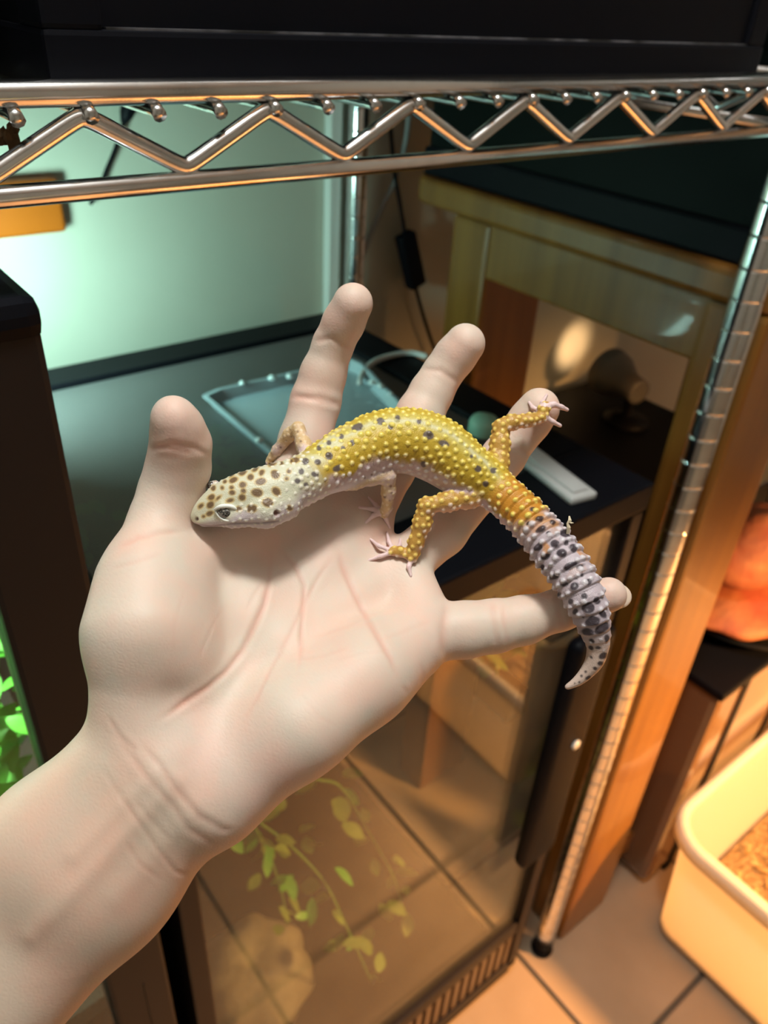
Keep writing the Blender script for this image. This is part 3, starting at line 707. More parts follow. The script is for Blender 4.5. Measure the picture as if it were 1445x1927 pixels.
# ------------------------------------------------------------------ the open hand and forearm
def skin_material():
    m = bpy.data.materials.new('skin'); m.use_nodes = True
    nt = m.node_tree; b = nt.nodes['Principled BSDF']; L = nt.links.new
    at = nt.nodes.new('ShaderNodeAttribute'); at.attribute_name = 'tone'
    tc = nt.nodes.new('ShaderNodeTexCoord')
    nz = nt.nodes.new('ShaderNodeTexNoise'); nz.inputs['Scale'].default_value = 75; nz.inputs['Detail'].default_value = 4
    rp = nt.nodes.new('ShaderNodeValToRGB'); rp.color_ramp.elements[0].position = .35; rp.color_ramp.elements[1].position = .68
    rp.color_ramp.elements[0].color = (.92, .95, .95, 1); rp.color_ramp.elements[1].color = (1.04, .90, .88, 1)
    mx = nt.nodes.new('ShaderNodeMixRGB'); mx.blend_type = 'MULTIPLY'; mx.inputs[0].default_value = 1
    L(tc.outputs['Object'], nz.inputs['Vector']); L(nz.outputs[0], rp.inputs[0]); L(at.outputs[0], mx.inputs[1]); L(rp.outputs[0], mx.inputs[2]); L(mx.outputs[0], b.inputs['Base Color'])
    vo = nt.nodes.new('ShaderNodeTexVoronoi'); vo.feature = 'DISTANCE_TO_EDGE'; vo.inputs['Scale'].default_value = 900
    mp = nt.nodes.new('ShaderNodeMapping'); mp.inputs['Scale'].default_value = (1, .6, 1); mp.inputs['Rotation'].default_value = (.3, .5, .6)
    n2 = nt.nodes.new('ShaderNodeTexNoise'); n2.inputs['Scale'].default_value = 300; n2.inputs['Detail'].default_value = 5
    ad = nt.nodes.new('ShaderNodeMath'); ad.operation = 'ADD'
    bp = nt.nodes.new('ShaderNodeBump'); bp.inputs['Strength'].default_value = .20; bp.inputs['Distance'].default_value = .0003
    L(tc.outputs['Object'], mp.inputs[0]); L(mp.outputs[0], vo.inputs['Vector']); L(tc.outputs['Object'], n2.inputs['Vector'])
    L(vo.outputs['Distance'], ad.inputs[0]); L(n2.outputs[0], ad.inputs[1]); L(ad.outputs[0], bp.inputs['Height']); L(bp.outputs[0], b.inputs['Normal'])
    b.inputs['Roughness'].default_value = .52; b.inputs['Specular IOR Level'].default_value = .35
    b.inputs['Subsurface Weight'].default_value = .22; b.inputs['Subsurface Radius'].default_value = (1, .35, .2); b.inputs['Subsurface Scale'].default_value = .003
    return m

def PR(x, y, d, r):                          # pixel, depth in mm, radius in pixels -> point and radius in metres
    return cpt(x, y, d / 1000.), r / F_PX * d / 1000.
HF = Field((-.128, -.090, .160), (.100, .160, .296), .00065)
def hchain(spec, k):
    P, R = zip(*[PR(*s) for s in spec]); HF.chain(P, R, k)
# forearm: two bones side by side under one skin
hchain([(262, 1405, 211, 96), (90, 1585, 206, 106), (-190, 1885, 198, 122)], .010)
hchain([(362, 1500, 212, 94), (210, 1660, 207, 106), (-80, 1975, 199, 122)], .012)
hchain([(312, 1455, 208, 90), (150, 1620, 203, 100)], .012)
# palm: metacarpals fanning out from the wrist
hchain([(290, 1395, 212, 88), (420, 1160, 230, 70), (540, 945, 249, 56)], .010)
hchain([(320, 1420, 213, 90), (500, 1195, 231, 72), (672, 985, 253, 52)], .010)
hchain([(350, 1450, 213, 90), (560, 1240, 230, 72), (745, 1070, 251, 50)], .010)
hchain([(390, 1490, 213, 84), (600, 1320, 225, 76), (790, 1190, 238, 54)], .010)
# heel of the palm under the little finger
hchain([(425, 1490, 208, 72), (560, 1365, 211, 84), (690, 1270, 221, 76), (775, 1215, 231, 58)], .009)
# ball of the thumb
hchain([(262, 1290, 208, 86), (268, 1190, 208, 96), (276, 1090, 214, 76), (300, 975, 221, 52)], .009)
hchain([(330, 1230, 211, 70), (330, 1110, 217, 62)], .009)
# web between thumb and forefinger
hchain([(560, 925, 251, 46), (640, 950, 254, 44), (690, 975, 254, 44)], .006)
hchain([(770, 1085, 247, 44), (800, 1160, 240, 48)], .006)
hchain([(335, 1060, 222, 42), (450, 1000, 234, 40), (540, 950, 246, 44)], .008)
# fingers
hchain([(545, 945, 249, 54), (574, 832, 255, 49), (594, 755, 256, 46), (608, 705, 255, 42), (627, 648, 252, 37), (646, 608, 248, 38), (664, 571, 244, 38)], .0022)
hchain([(680, 985, 253, 50), (735, 880, 261, 46), (790, 780, 266, 44), (812, 738, 267, 40), (832, 703, 267, 36.5), (855, 672, 266, 38), (875, 647, 264, 38)], .0022)
hchain([(752, 1068, 250, 48), (832, 1000, 256, 46), (900, 920, 261, 43), (948, 858, 263, 40), (975, 820, 263, 37), (996, 793, 262, 39), (1014, 769, 260, 39)], .0022)
hchain([(800, 1192, 237, 56), (875, 1185, 238, 52), (930, 1178, 239, 49), (985, 1167, 240, 44.5), (1055, 1147, 240, 38), (1095, 1133, 239, 36.5), (1146, 1119, 237, 33)], .0022)
hchain([(300, 985, 221, 58), (322, 925, 223, 58), (336, 878, 221, 58), (340, 835, 217, 55), (333, 803, 213, 47), (326, 784, 210.5, 40)], .0022)

HV, HQ = HF.mesh(); HV = relax(HV, HQ, 3)
HN = vnormals(HV, HQ); HP = to_px(HV)
face_cam = np.clip(-(HN * (HV / np.linalg.norm(HV, axis=1)[:, None])).sum(1), 0, 1)
fc = np.clip(face_cam * 3, 0, 1)
# creases: (line in the photograph, width px, depth mm, redness)
CREASES = [
 ([(512, 1022), (508, 1085), (498, 1135), (482, 1170), (455, 1225), (425, 1265), (390, 1295), (350, 1322), (322, 1342), (285, 1360)], 5, .75, .9),   # thumb line
 ([(522, 1025), (556, 1065), (574, 1100), (572, 1150), (566, 1210), (560, 1280)], 4, .5, .7),                                                   # head line
 ([(632, 1020), (645, 1070), (668, 1120), (690, 1165), (715, 1205), (735, 1240), (752, 1290)], 5, .6, .8),                                      # heart line
 ([(636, 1035), (600, 1085), (578, 1125), (545, 1195), (510, 1255), (480, 1320), (450, 1372)], 3.5, .3, .5),
 ([(260, 1395), (300, 1440), (335, 1490), (375, 1535), (420, 1562), (446, 1562)], 6, .45, .4),                                                   # wrist
 ([(180, 1350), (230, 1400), (270, 1455), (320, 1510), (355, 1560), (400, 1590), (425, 1588)], 6, .35, .3),
 ([(215, 1470), (250, 1530), (290, 1590), (330, 1640), (362, 1652)], 4, .4, .3), ([(232, 1580), (262, 1625), (310, 1662)], 4, .3, .3),
 ([(200, 1345), (225, 1385), (262, 1420)], 4, .4, .3),
 ([(585, 643), (625, 637), (668, 662)], 5, .5, .35), ([(538, 748), (600, 748), (650, 762)], 5, .6, .5), ([(545, 739), (600, 756), (652, 768)], 4, .4, .4),   # forefinger
 ([(790, 694), (828, 697), (866, 724)], 5, .5, .35), ([(736, 800), (790, 800), (832, 818)], 5, .5, .4),                                          # middle finger
 ([(945, 836), (975, 842), (1005, 862)], 5, .45, .35),                                                                                          # ring finger
 ([(925, 1128), (930, 1170), (938, 1226)], 6, .45, .5), ([(944, 1128), (950, 1180), (956, 1222)], 5, .3, .4), ([(842, 1130), (834, 1180), (836, 1250)], 7, .5, .45), ([(1046, 1108), (1052, 1150), (1060, 1188)], 5, .4, .3),  # little finger
 ([(275, 848), (325, 834), (365, 842), (400, 862)], 5, .55, .4), ([(285, 838), (330, 845), (372, 856)], 4, .35, .3),                              # thumb
 ([(216, 1036), (260, 1012), (300, 1003), (352, 1000)], 5, .5, .5), ([(208, 1072), (250, 1060), (310, 1040)], 4, .25, .3),
 ([(580, 1200), (650, 1180), (720, 1150)], 3.5, .22, .2), ([(715, 1205), (770, 1185), (815, 1168)], 3.5, .22, .2), ([(530, 1245), (610, 1235), (660, 1218)], 3, .18, .2),
 ([(500, 1085), (478, 1120), (462, 1150)], 3, .2, .2), ([(540, 1080), (600, 1040), (640, 1000)], 3, .2, .2),
 ([(430, 1130), (400, 1180), (370, 1250)], 3, .15, .12), ([(350, 1100), (330, 1170), (320, 1240)], 3, .12, .1), ([(620, 1250), (680, 1230), (740, 1225)], 3, .15, .15), ([(560, 1300), (600, 1350), (640, 1370)], 3, .12, .15), ([(250, 1500), (285, 1545), (330, 1590)], 4, .25, .15), ([(190, 1440), (225, 1500), (262, 1560)], 4, .22, .15),
 ([(790, 1245), (796, 1270), (790, 1290)], 3.5, .3, .2), ([(755, 1290), (768, 1305)], 3.5, .3, .2)]
redness = np.zeros(len(HV)); disp = np.zeros(len(HV))
for poly, wd, dp, rd in CREASES:
    d, tt = dist_poly_t(HP, poly); tp_ = np.clip(tt / .22, 0, 1) * np.clip((1 - tt) / .22, 0, 1); tp_ = tp_ * tp_ * (3 - 2 * tp_); dp = dp * tp_; rd = rd * tp_
    disp += -.55 * dp * np.exp(-(d / wd) ** 2) * fc + .12 * dp * np.exp(-((d - 2.3 * wd) / (1.3 * wd)) ** 2) * fc
    redness = np.maximum(redness, rd * np.exp(-(d / (wd * 1.1)) ** 2) * fc)
# tendons at the wrist, veins, plump pads
for poly, wd, dp in [([(330, 1470), (255, 1545), (170, 1640), (60, 1760)], 22, .5), ([(298, 1455), (220, 1525), (140, 1610)], 18, .4),
                     ([(372, 1520), (300, 1600), (220, 1690)], 24, .3)]:
    d = dist_poly(HP, poly); disp += dp * np.exp(-(d / wd) ** 2) * fc
for cx, cy, wd, dp in [(560, 1150, 70, -1.2), (470, 1200, 60, -.8), (600, 965, 45, .7), (690, 1050, 40, .6), (770, 1130, 45, .7), (330, 1310, 35, -.8),
                       (650, 1350, 70, .7), (270, 1160, 80, .8), (345, 800, 40, .6), (662, 590, 30, .5), (870, 660, 30, .5), (600, 700, 32, .5), (580, 800, 36, .5)]:
    d = np.linalg.norm(HP - (cx, cy), axis=1); disp += dp * np.exp(-(d / wd) ** 2) * fc
rng = np.random.default_rng(4)
HV = HV + HN * (disp * .001)[:, None]
def blob(cx, cy, r): return np.exp(-((HP[:, 0] - cx) ** 2 + (HP[:, 1] - cy) ** 2) / r ** 2)
# pigment: pale palm, rosier fingertips, thumb and heel, tanner forearm
base = np.array((.68, .57, .48)); rosy = np.array((.70, .47, .41)); tan = np.array((.60, .46, .365)); back = np.array((.62, .43, .31))
ro = .5 * blob(330, 810, 90) + .45 * blob(660, 590, 70) + .30 * blob(870, 650, 60) + .25 * blob(1020, 780, 60) + .5 * blob(1140, 1120, 60) + .35 * blob(480, 1480, 110) + .25 * blob(360, 1380, 90) + .2 * blob(540, 1040, 90) + .25 * blob(700, 1000, 80) + .2 * blob(830, 1170, 60) + .3 * blob(590, 760, 70)
ro = np.clip(ro, 0, .6)[:, None]
fa = np.clip(((HP[:, 1] - 1350) * .74 - (HP[:, 0] - 260) * .67 + 10) / 160., 0, 1)[:, None]
hc = base * (1 - ro) + rosy * ro
hc = hc * (1 - fa) + tan * fa
bk = .5 * np.clip((HN[:, 2:3] - .15) / .5, 0, 1)          # the back of the hand is tanner
hc = hc * (1 - bk) + back * bk
rd = redness[:, None] * .5
hc = hc * (1 - rd) + np.array((.62, .27, .20)) * rd
hand_o = skin_obj('person', HV, HQ, hc, skin_material())
tag(hand_o, 'bare forearm and open hand with spread fingers, held palm up under the spotted gecko', 'person')
# the little finger's nail, seen edge-on at its tip
nail_m = mat('fingernail', (.66, .52, .41), .25, spec=.6, sss=.2)
def ellipsoid(c, ax, rad, n=28, m_=14):
    V, Fc = [], []
    for i in range(m_ + 1):
        for j in range(n):
            a = math.pi * i / m_; b = 2 * math.pi * j / n
            V.append(c + ax[0] * (math.sin(a) * math.cos(b) * rad[0]) + ax[1] * (math.sin(a) * math.sin(b) * rad[1]) + ax[2] * (math.cos(a) * rad[2]))
    for i in range(m_):
        for j in range(n):
            a, b = i * n + j, i * n + (j + 1) % n; Fc.append([a, a + n, b + n, b])
    return V, Fc
_c, _r = PR(1158, 1121, 239.6, 10)
e0 = _n(cpt(1190, 1124, .2390) - cpt(1140, 1118, .2400)); e2 = _n(np.array((.2, .25, 1.0))); e2 = _n(e2 - e0 * e2.dot(e0)); e1 = np.cross(e2, e0)
V, Fc = ellipsoid(_c, (e0, e1, e2), (_r * 3.0, _r * 2.5, _r * .55))
nl = mesh_obj('fingernail', [c2w(v) for v in V], Fc, nail_m, hand_o, True)
# ------------------------------------------------------------------ the gecko
def srgb(r, g, b):
    c = np.array((r, g, b)) / 255.; return np.where(c <= .04045, c / 12.92, ((c + .055) / 1.055) ** 2.4)
GF = Field((-.060, -.044, .199), (.074, .058, .263), .00032)
SP = [(371, 973, 219, 12), (392, 961, 219, 26), (420, 948, 219, 37), (455, 938, 219, 46), (495, 931, 220, 51), (530, 920, 222, 49), (560, 908, 224, 46),
      (590, 893, 227, 46), (625, 874, 231, 50), (670, 851, 235.5, 55), (720, 833, 239, 59), (775, 831, 241, 61), (825, 849, 242.5, 61), (868, 880, 243, 54),
      (905, 902, 243.5, 44), (930, 920, 243, 39), (956, 941, 241, 38), (985, 968, 238, 38.5), (1013, 1000, 235, 39), (1044, 1037, 231.5, 41.5), (1072, 1075, 228.5, 41),
      (1094, 1114, 226.5, 39), (1109, 1149, 226.5, 35), (1119, 1184, 227.5, 28), (1125, 1213, 228.5, 20.5), (1119, 1243, 229.5, 16.5), (1103, 1266, 230.5, 12), (1086, 1282, 231, 8.5), (1067, 1293, 231.5, 4.5)]
_P, _R = zip(*[PR(*q) for q in SP])
_P = smooth_path(_P, 7); _R = [float(x[0]) for x in smooth_path([(r,) for r in _R], 7)]
SPN = np.array(_P); SRD = np.array(_R); NS = len(SPN)
STAN = np.gradient(SPN, axis=0); STAN /= np.linalg.norm(STAN, axis=1)[:, None]
SARC = np.concatenate([[0], np.cumsum(np.linalg.norm(np.diff(SPN, axis=0), axis=1))])
SIDX = np.arange(NS) / 7.0                              # in units of SP entries
tilt = np.radians(np.interp(SIDX, [0, 14, 17, 28], [36, 37, 22, 12]))
n2 = np.stack([STAN[:, 1], -STAN[:, 0], np.zeros(NS)], 1); n2 /= np.linalg.norm(n2, axis=1)[:, None]
vw = SPN / np.linalg.norm(SPN, axis=1)[:, None]
DOR = -vw * np.cos(tilt)[:, None] + n2 * np.sin(tilt)[:, None]
DOR -= STAN * (DOR * STAN).sum(1)[:, None]; DOR /= np.linalg.norm(DOR, axis=1)[:, None]
SID = np.cross(DOR, STAN)
if (SID[80] * n2[80]).sum() > 0: SID = -SID             # positive side = the flank facing down the palm
GF.chain(SPN, SRD, .0004)
def gch(spec, k=.0016):
    P, R = zip(*[PR(*q) for q in spec]); GF.chain(P, R, k); return (P, R)
LIMB = []
# jaw, eye bumps, snout
gch([(384, 981, 217, 9), (440, 972, 215, 19), (500, 962, 216, 30), (535, 950, 219, 30)], .002)
gch([(404, 917, 223, 13), (408, 921, 222, 13)], .0012)
gch([(424, 956, 214.6, 18), (430, 957, 214.6, 18)], .0014)
# near front leg
LIMB.append((0, gch([(630, 900, 231, 22), (665, 905, 233, 15), (700, 899, 235, 13), (731, 895, 236, 13.5)], .002)))
LIMB.append((0, gch([(731, 896, 236, 13.5), (731, 925, 239, 13), (728, 955, 243, 9.5), (723, 966, 245.5, 9)], .0012)))
# far front leg
LIMB.append((0, gch([(582, 868, 234, 17), (572, 838, 238, 14), (561, 806, 240.5, 12)], .0018)))
LIMB.append((0, gch([(561, 806, 240.5, 12), (545, 818, 243, 12.5), (522, 847, 246.5, 10), (508, 866, 248.5, 8)], .001)))
# near hind leg
LIMB.append((1, gch([(905, 922, 243, 24), (884, 936, 240.5, 19), (845, 943, 238.5, 17), (803, 952, 237.5, 15.5)], .002)))
LIMB.append((1, gch([(803, 952, 237.5, 15.5), (794, 985, 238.5, 16.5), (783, 1020, 239.5, 14), (776, 1046, 240, 10.5)], .0012)))
LIMB.append((1, gch([(776, 1046, 240.2, 10), (752, 1038, 240.8, 9.5), (738, 1038, 241, 8)], .001)))
# far hind leg
LIMB.append((1, gch([(930, 896, 244, 24), (938, 868, 245, 18), (941, 835, 246, 17), (942, 803, 246.5, 14)], .002)))
LIMB.append((1, gch([(942, 803, 246.5, 14), (962, 795, 247, 14), (995, 791, 248.5, 12), (1018, 786, 249.8, 9)], .0012)))
LIMB.append((1, gch([(1018, 786, 249.8, 9), (1023, 772, 250.6, 10), (1028, 764, 250.8, 8)], .001)))
# toes: tips rest on the skin
def toe(a, b, mid=None, r0=4.8, r1=2.8, lift=0.0):
    h = HF.hit(b[0], b[1])
    db = (h * 1000 - .3 - lift) if h else a[2] + 1
    pts = [(a[0], a[1], a[2], r0)]
    if mid: pts.append((mid[0], mid[1], (a[2] + db) / 2 - .5, (r0 + r1) / 2 + .3))
    else: pts.append(((a[0] + b[0]) / 2, (a[1] + b[1]) / 2, (a[2] + db) / 2 - .6, (r0 + r1) / 2 + .3))
    pts.append((b[0], b[1], db, r1))
    LIMB.append((2, gch(pts, .0006)))
for b, mid in [((688, 984), (703, 970)), ((733, 993), (727, 978)), ((676, 955), (700, 958)), ((694, 936), (706, 950))]: toe((722, 965, 245.3), b, mid)
for b, mid in [((691, 1056), (715, 1047)), ((696, 1014), (712, 1027)), ((728, 1002), (732, 1020)), ((753, 1014), (752, 1026))]: toe((742, 1038, 240.9), b, mid)
toe((776, 1048, 240.3), (773, 1084), (769, 1066), 5.5, 3)
for b, mid in [((995, 757), (1003, 768)), ((1029, 743), (1020, 758))]: toe((1020, 775, 250.4), b, mid, 5, 3)
LIMB.append((2, gch([(1024, 766, 250.5, 8), (1042, 761, 250.8, 5.5), (1056, 766, 251.5, 4.5), (1067, 771, 252.5, 4)], .0008)))
LIMB.append((2, gch([(1024, 784, 250, 7), (1040, 794, 250.8, 4.5), (1054, 801, 252, 4)], .0008)))
toe((510, 864, 248.3), (500, 880), None, 4.5, 3)

GV, GQ = GF.mesh(); GV = relax(GV, GQ, 2); GN = vnormals(GV, GQ); GP = to_px(GV)
gface = np.clip(-(GN * (GV / np.linalg.norm(GV, axis=1)[:, None])).sum(1), 0, 1) > .05
def seg_d(V, P, R):
    best = np.full(len(V), 1e9)
    for i in range(len(P) - 1):
        a = P[i]; d = P[i + 1] - a; t = np.clip(((V - a) @ d) / d.dot(d), 0, 1)
        best = np.minimum(best, np.linalg.norm(V - a - t[:, None] * d, axis=1) - (R[i] + t * (R[i + 1] - R[i])))
    return best
# body coordinates of every vertex
near = np.zeros(len(GV), int)
for i in range(0, len(GV), 20000):
    D = ((GV[i:i + 20000, None, :] - SPN[None, ::2, :]) ** 2).sum(2); near[i:i + 20000] = D.argmin(1) * 2
dv = GV - SPN[near]
dbody = np.linalg.norm(dv, axis=1) - SRD[near]
GS = SIDX[near]; GARC = SARC[near] + (dv * STAN[near]).sum(1)
TH = np.degrees(np.arctan2((dv * SID[near]).sum(1), (dv * DOR[near]).sum(1)))
ATH = np.abs(TH)
limb = np.full(len(GV), -1); dl = np.full(len(GV), 1e9)
for kind, (P, R) in LIMB:
    d = seg_d(GV, [np.array(p) for p in P], R); c = d < dl; dl[c] = d[c]; limb[c] = kind
is_limb = (dl < dbody - .0004)
limb_w = np.clip((dbody - dl) / .0016, 0, 1)
def sm(x, a, b):
    t = np.clip((x - a) / (b - a), 0, 1); return t * t * (3 - 2 * t)
def mixc(A, B, w): return A * (1 - w[:, None]) + B * w[:, None]
rg = np.random.default_rng(11)
def vnoise(V, f, seed):
    r = np.random.default_rng(seed); v = np.zeros(len(V))
    for _ in range(6):
        k = r.normal(size=3); k = k / np.linalg.norm(k) * f * r.uniform(.6, 1.5); v += np.sin(V @ k + r.uniform(0, 6.3))
    return v / 6 ** .5 / 1.2
N1 = vnoise(GV, 700, 1); N2 = vnoise(GV, 1800, 2)
ones = np.ones(len(GV))
# --- base pigment
gold = srgb(190, 162, 52); gold2 = srgb(182, 150, 46); olive = srgb(194, 178, 88); pale = srgb(206, 204, 170); lav = srgb(196, 172, 176); belly = srgb(214, 200, 204)
C = np.tile(gold, (len(GV), 1))
C = mixc(C, np.tile(gold2, (len(GV), 1)), sm(ATH, 25, 62))
C = mixc(C, np.tile(olive, (len(GV), 1)), sm(-ATH, -26, -6))
C = mixc(C, np.tile(pale, (len(GV), 1)), .75 * np.exp(-((TH - 2 + 3 * N1) / 5.5) ** 2) * sm(GS, 7, 9) * sm(-GS, -15.5, -14))
C = mixc(C, np.tile(lav, (len(GV), 1)), sm(ATH + 9 * N1 + 4 * N2, 66, 84) * sm(GS, 4, 8))
C = mixc(C, np.tile(belly, (len(GV), 1)), sm(ATH, 92, 115))
# pale patches on the shoulders
C = mixc(C, np.tile(pale, (len(GV), 1)), .8 * sm(N1, .1, .6) * sm(-ATH, -50, -20) * sm(GS, 6.2, 7) * sm(-GS, -9.5, -8))
# head
headc = srgb(204, 204, 180); jawc = srgb(196, 184, 186)
hw = sm(-GS - .25 * N1, -7.4, -5.6)
HC = mixc(np.tile(headc, (len(GV), 1)), np.tile(jawc, (len(GV), 1)), sm(ATH + 6 * N1, 58, 80))
HC = mixc(HC, np.tile(srgb(226, 214, 216), (len(GV), 1)), sm(ATH, 92, 112))
C = mixc(C, HC, hw)
# tail
tor = srgb(186, 128, 40); tlav = srgb(178, 166, 174)
C = mixc(C, np.tile(tor, (len(GV), 1)), sm(GS, 14.6, 16) * sm(-ATH, -84, -60))
C = mixc(C, np.tile(tlav, (len(GV), 1)), sm(GS + .5 * N1 + .012 * (ATH - 30), 17.4, 18.7))
C = mixc(C, np.tile(srgb(196, 136, 70), (len(GV), 1)), .8 * sm(N1 + .4 * N2, .35, .75) * sm(GS, 17.5, 18.5) * sm(-GS, -20.6, -19.5) * sm(-ATH, -70, -30))
C = mixc(C, np.tile(srgb(206, 184, 172), (len(GV), 1)), sm(GS, 22.6, 24.5))
# limbs
fleg = mixc(np.tile(srgb(206, 176, 132), (len(GV), 1)), np.tile(srgb(206, 184, 180), (len(GV), 1)), sm(N1, -.2, .8))
hleg = mixc(np.tile(srgb(182, 140, 64), (len(GV), 1)), np.tile(srgb(208, 168, 140), (len(GV), 1)), sm(-GN[:, 1] * -1, .25, .85))
toec = np.tile(srgb(222, 196, 196), (len(GV), 1))
LC = np.where((limb == 0)[:, None], fleg, np.where((limb == 1)[:, None], hleg, toec))
C = mixc(C, LC, limb_w)
# --- spots, each where the photograph has it: x, y, radius, stretch
def stamp(lst, col, rim=None, rimw=3.5):
    global C
    for q in lst:
        x, y, r = q[:3]; e = q[3] if len(q) > 3 else 1.0; an = q[4] if len(q) > 4 else 0.0
        near_b = (np.abs(GP[:, 0] - x) < r * 3 + 8) & (np.abs(GP[:, 1] - y) < r * 3 + 8) & gface
        ii = np.nonzero(near_b)[0]
        ca, sa = math.cos(an), math.sin(an); dx = GP[ii, 0] - x; dy = GP[ii, 1] - y
        u = (dx * ca + dy * sa) / e; v = (-dx * sa + dy * ca); rr = np.sqrt(u * u + v * v) + 1.0 * N2[ii]
        if rim is not None: C[ii] = mixc(C[ii], np.tile(rim, (len(ii), 1)), .75 * sm(-rr, -(r + rimw), -(r + .3)))
        C[ii] = mixc(C[ii], np.tile(col, (len(ii), 1)), .92 * sm(-rr, -(r + 1.2), -(r - 1.6)))
HEADSP = [(456, 888, 6.5, 1.2, -.3), (481, 880, 5.5, 1.5, -.8), (466, 875, 4.5, 1.5, -.6), (434, 894, 4, 1.5, -.5), (439, 904, 5, 1.5, -.5), (423, 906, 3.5), (471, 898, 6, 1.1, -.3),
 (492, 890, 5, 1.3, -1), (490, 906, 6.5, 1.6, -.25), (457, 912, 5, 1.4, -.2), (436, 917, 4, 1.2), (437, 927, 4.5, 1.2), (458, 924, 4), (455, 937, 7), (484, 927, 8, 1.3, .1), (518, 893, 8, 1.1, .6),
 (513, 872, 5, 1.8, -.4), (503, 946, 8, 1.3, .1), (474, 956, 7.5, 1.2, 0), (519, 925, 7, 1.4, 1.0), (450, 957, 5), (397, 936, 5, 1.4, -.6), (395, 950, 6, 1.2, -.8), (378, 952, 4.5, 1.5, -.7), (410, 900, 3.5, 1.8, -.5),
 (411, 937, 3, 2, -.8), (433, 942, 4.5, 1.6, -.3), (401, 919, 4.5), (543, 887, 4), (539, 901, 4), (546, 956, 5), (383, 972, 3), (530, 871, 3), (418, 918, 4, 1, 1), (395, 966, 3.5, 1.8, -.3), (556, 866, 5, 1.6, -.2), (548, 868, 3)]
stamp(HEADSP, srgb(98, 74, 54), srgb(196, 164, 92), 3)
BODYSP = [(673, 803, 7, 1.4, -.4), (715, 793, 6.5, 1.1, 0), (735, 804, 5), (806, 820, 7.5, 1.2, .5), (835, 835, 6, 1.9, .3), (900, 882, 5.5), (929, 886, 5.5), (913, 910, 5.5), (619, 858, 7), (598, 869, 5), (642, 822, 4),
 (663, 833, 4.5), (618, 833, 4.5), (600, 843, 4.5), (635, 881, 5.5, 1.4, -.6), (646, 844, 4), (789, 793, 4.5), (748, 786, 4.5), (575, 868, 6), (566, 888, 5), (592, 893, 5, 1.3, .4), (560, 905, 5), (797, 873, 5, 1, 1), (887, 859, 3.5), (575, 912, 4)]
stamp([(q[0], q[1], q[2] * 1.12) + tuple(q[3:]) for q in BODYSP], srgb(84, 74, 78), None)
TAILSP = [(1015, 976, 4.5, 1.3, -.4), (1039, 984, 4.5), (1016, 997, 4.5, 2, -.5), (1032, 1003, 3), (1063, 1004, 5.5, 1.4, .6), (1043, 1023, 6.5), (1066, 1021, 3.8), (1013, 1029, 5, 1.4, -.8), (1078, 1032, 6.5), (1056, 1041, 7, 1.2, 0), (1027, 1047, 5, 1.5, -.5),
 (1020, 1067, 4.5), (1074, 1065, 6, 1.9, -.4), (1092, 1065, 4.5, 1.7, -.3), (1043, 1085, 5, 1.4, -.3), (1096, 1082, 3), (1107, 1095, 5.5), (1081, 1103, 6, 1.1, 0), (1098, 1122, 5, 1.1, 0), (1074, 1132, 4.5), (1123, 1131, 6, 1.2, .8), (1107, 1143, 8, 1.3, -.3), (1082, 1151, 4.5),
 (1134, 1154, 5, 1.4, 1.3), (1115, 1169, 7, 1.7, -.2), (1105, 1189, 4.5, 2.4, .1), (1132, 1183, 6.5, 2, -.6), (1097, 1162, 2.6), (1114, 1206, 3.3, 1.6, .3), (1142, 1201, 4.5, 1.5, 1.5), (1126, 1219, 2.6, 1.6, 0), (1111, 1219, 3, 1.5, .6), (1135, 1235, 5.2, 1.5, -.3),
 (1113, 1237, 2.6, 1.6, .8), (1130, 1248, 4, 1.4, -.2), (1120, 1258, 3, 1.4, .5), (1102, 1264, 2.6), (1107, 1275, 2.8, 1.6, -.4), (1090, 1284, 2.3), (1081, 1286, 1.6), (1094, 1272, 1.7), (1003, 958, 3.5, 1.3, -.4), (993, 985, 3, 1.4, -1), (1052, 1118, 4), (1063, 1100, 4, 1.5, -.3)]
stamp([(q[0], q[1], q[2] * 1.22) + tuple(q[3:]) for q in TAILSP], srgb(44, 36, 44), None)
LEGSP = [(700, 893, 2.5), (685, 899, 2.2), (735, 915, 3), (738, 928, 3), (724, 935, 3), (733, 942, 2.6), (548, 822, 2.2), (538, 830, 2.2), (560, 812, 2), (528, 842, 2.4), (566, 830, 2)]
stamp(LEGSP, srgb(128, 100, 84), None)
# --- skin relief
gd = np.zeros(len(GV))
tailw = sm(GS, 15.2, 16.6) * sm(-GS, -24.8, -22.5) * (1 - limb_w)
pitch = .0031
ph = (GARC / pitch) % 1.0
gd += tailw * (.00085 * (np.minimum(ph / .78, (1 - ph) / .22)) ** .7 - .0005) * np.interp(GS, [15, 18, 21, 24], [.5, 1, 1, .35])
# fine folds on the flank, bunched inside the bend of the body
fw = np.exp(-((ATH - 70) / 26) ** 2) * sm(GS, 7.8, 9.5) * sm(-GS, -14, -12.4) * (1 - limb_w)
gd += -.00022 * fw * (np.maximum(0, np.sin(GARC / .0021 * 6.283 + 1.2 * N1)) ** 3)
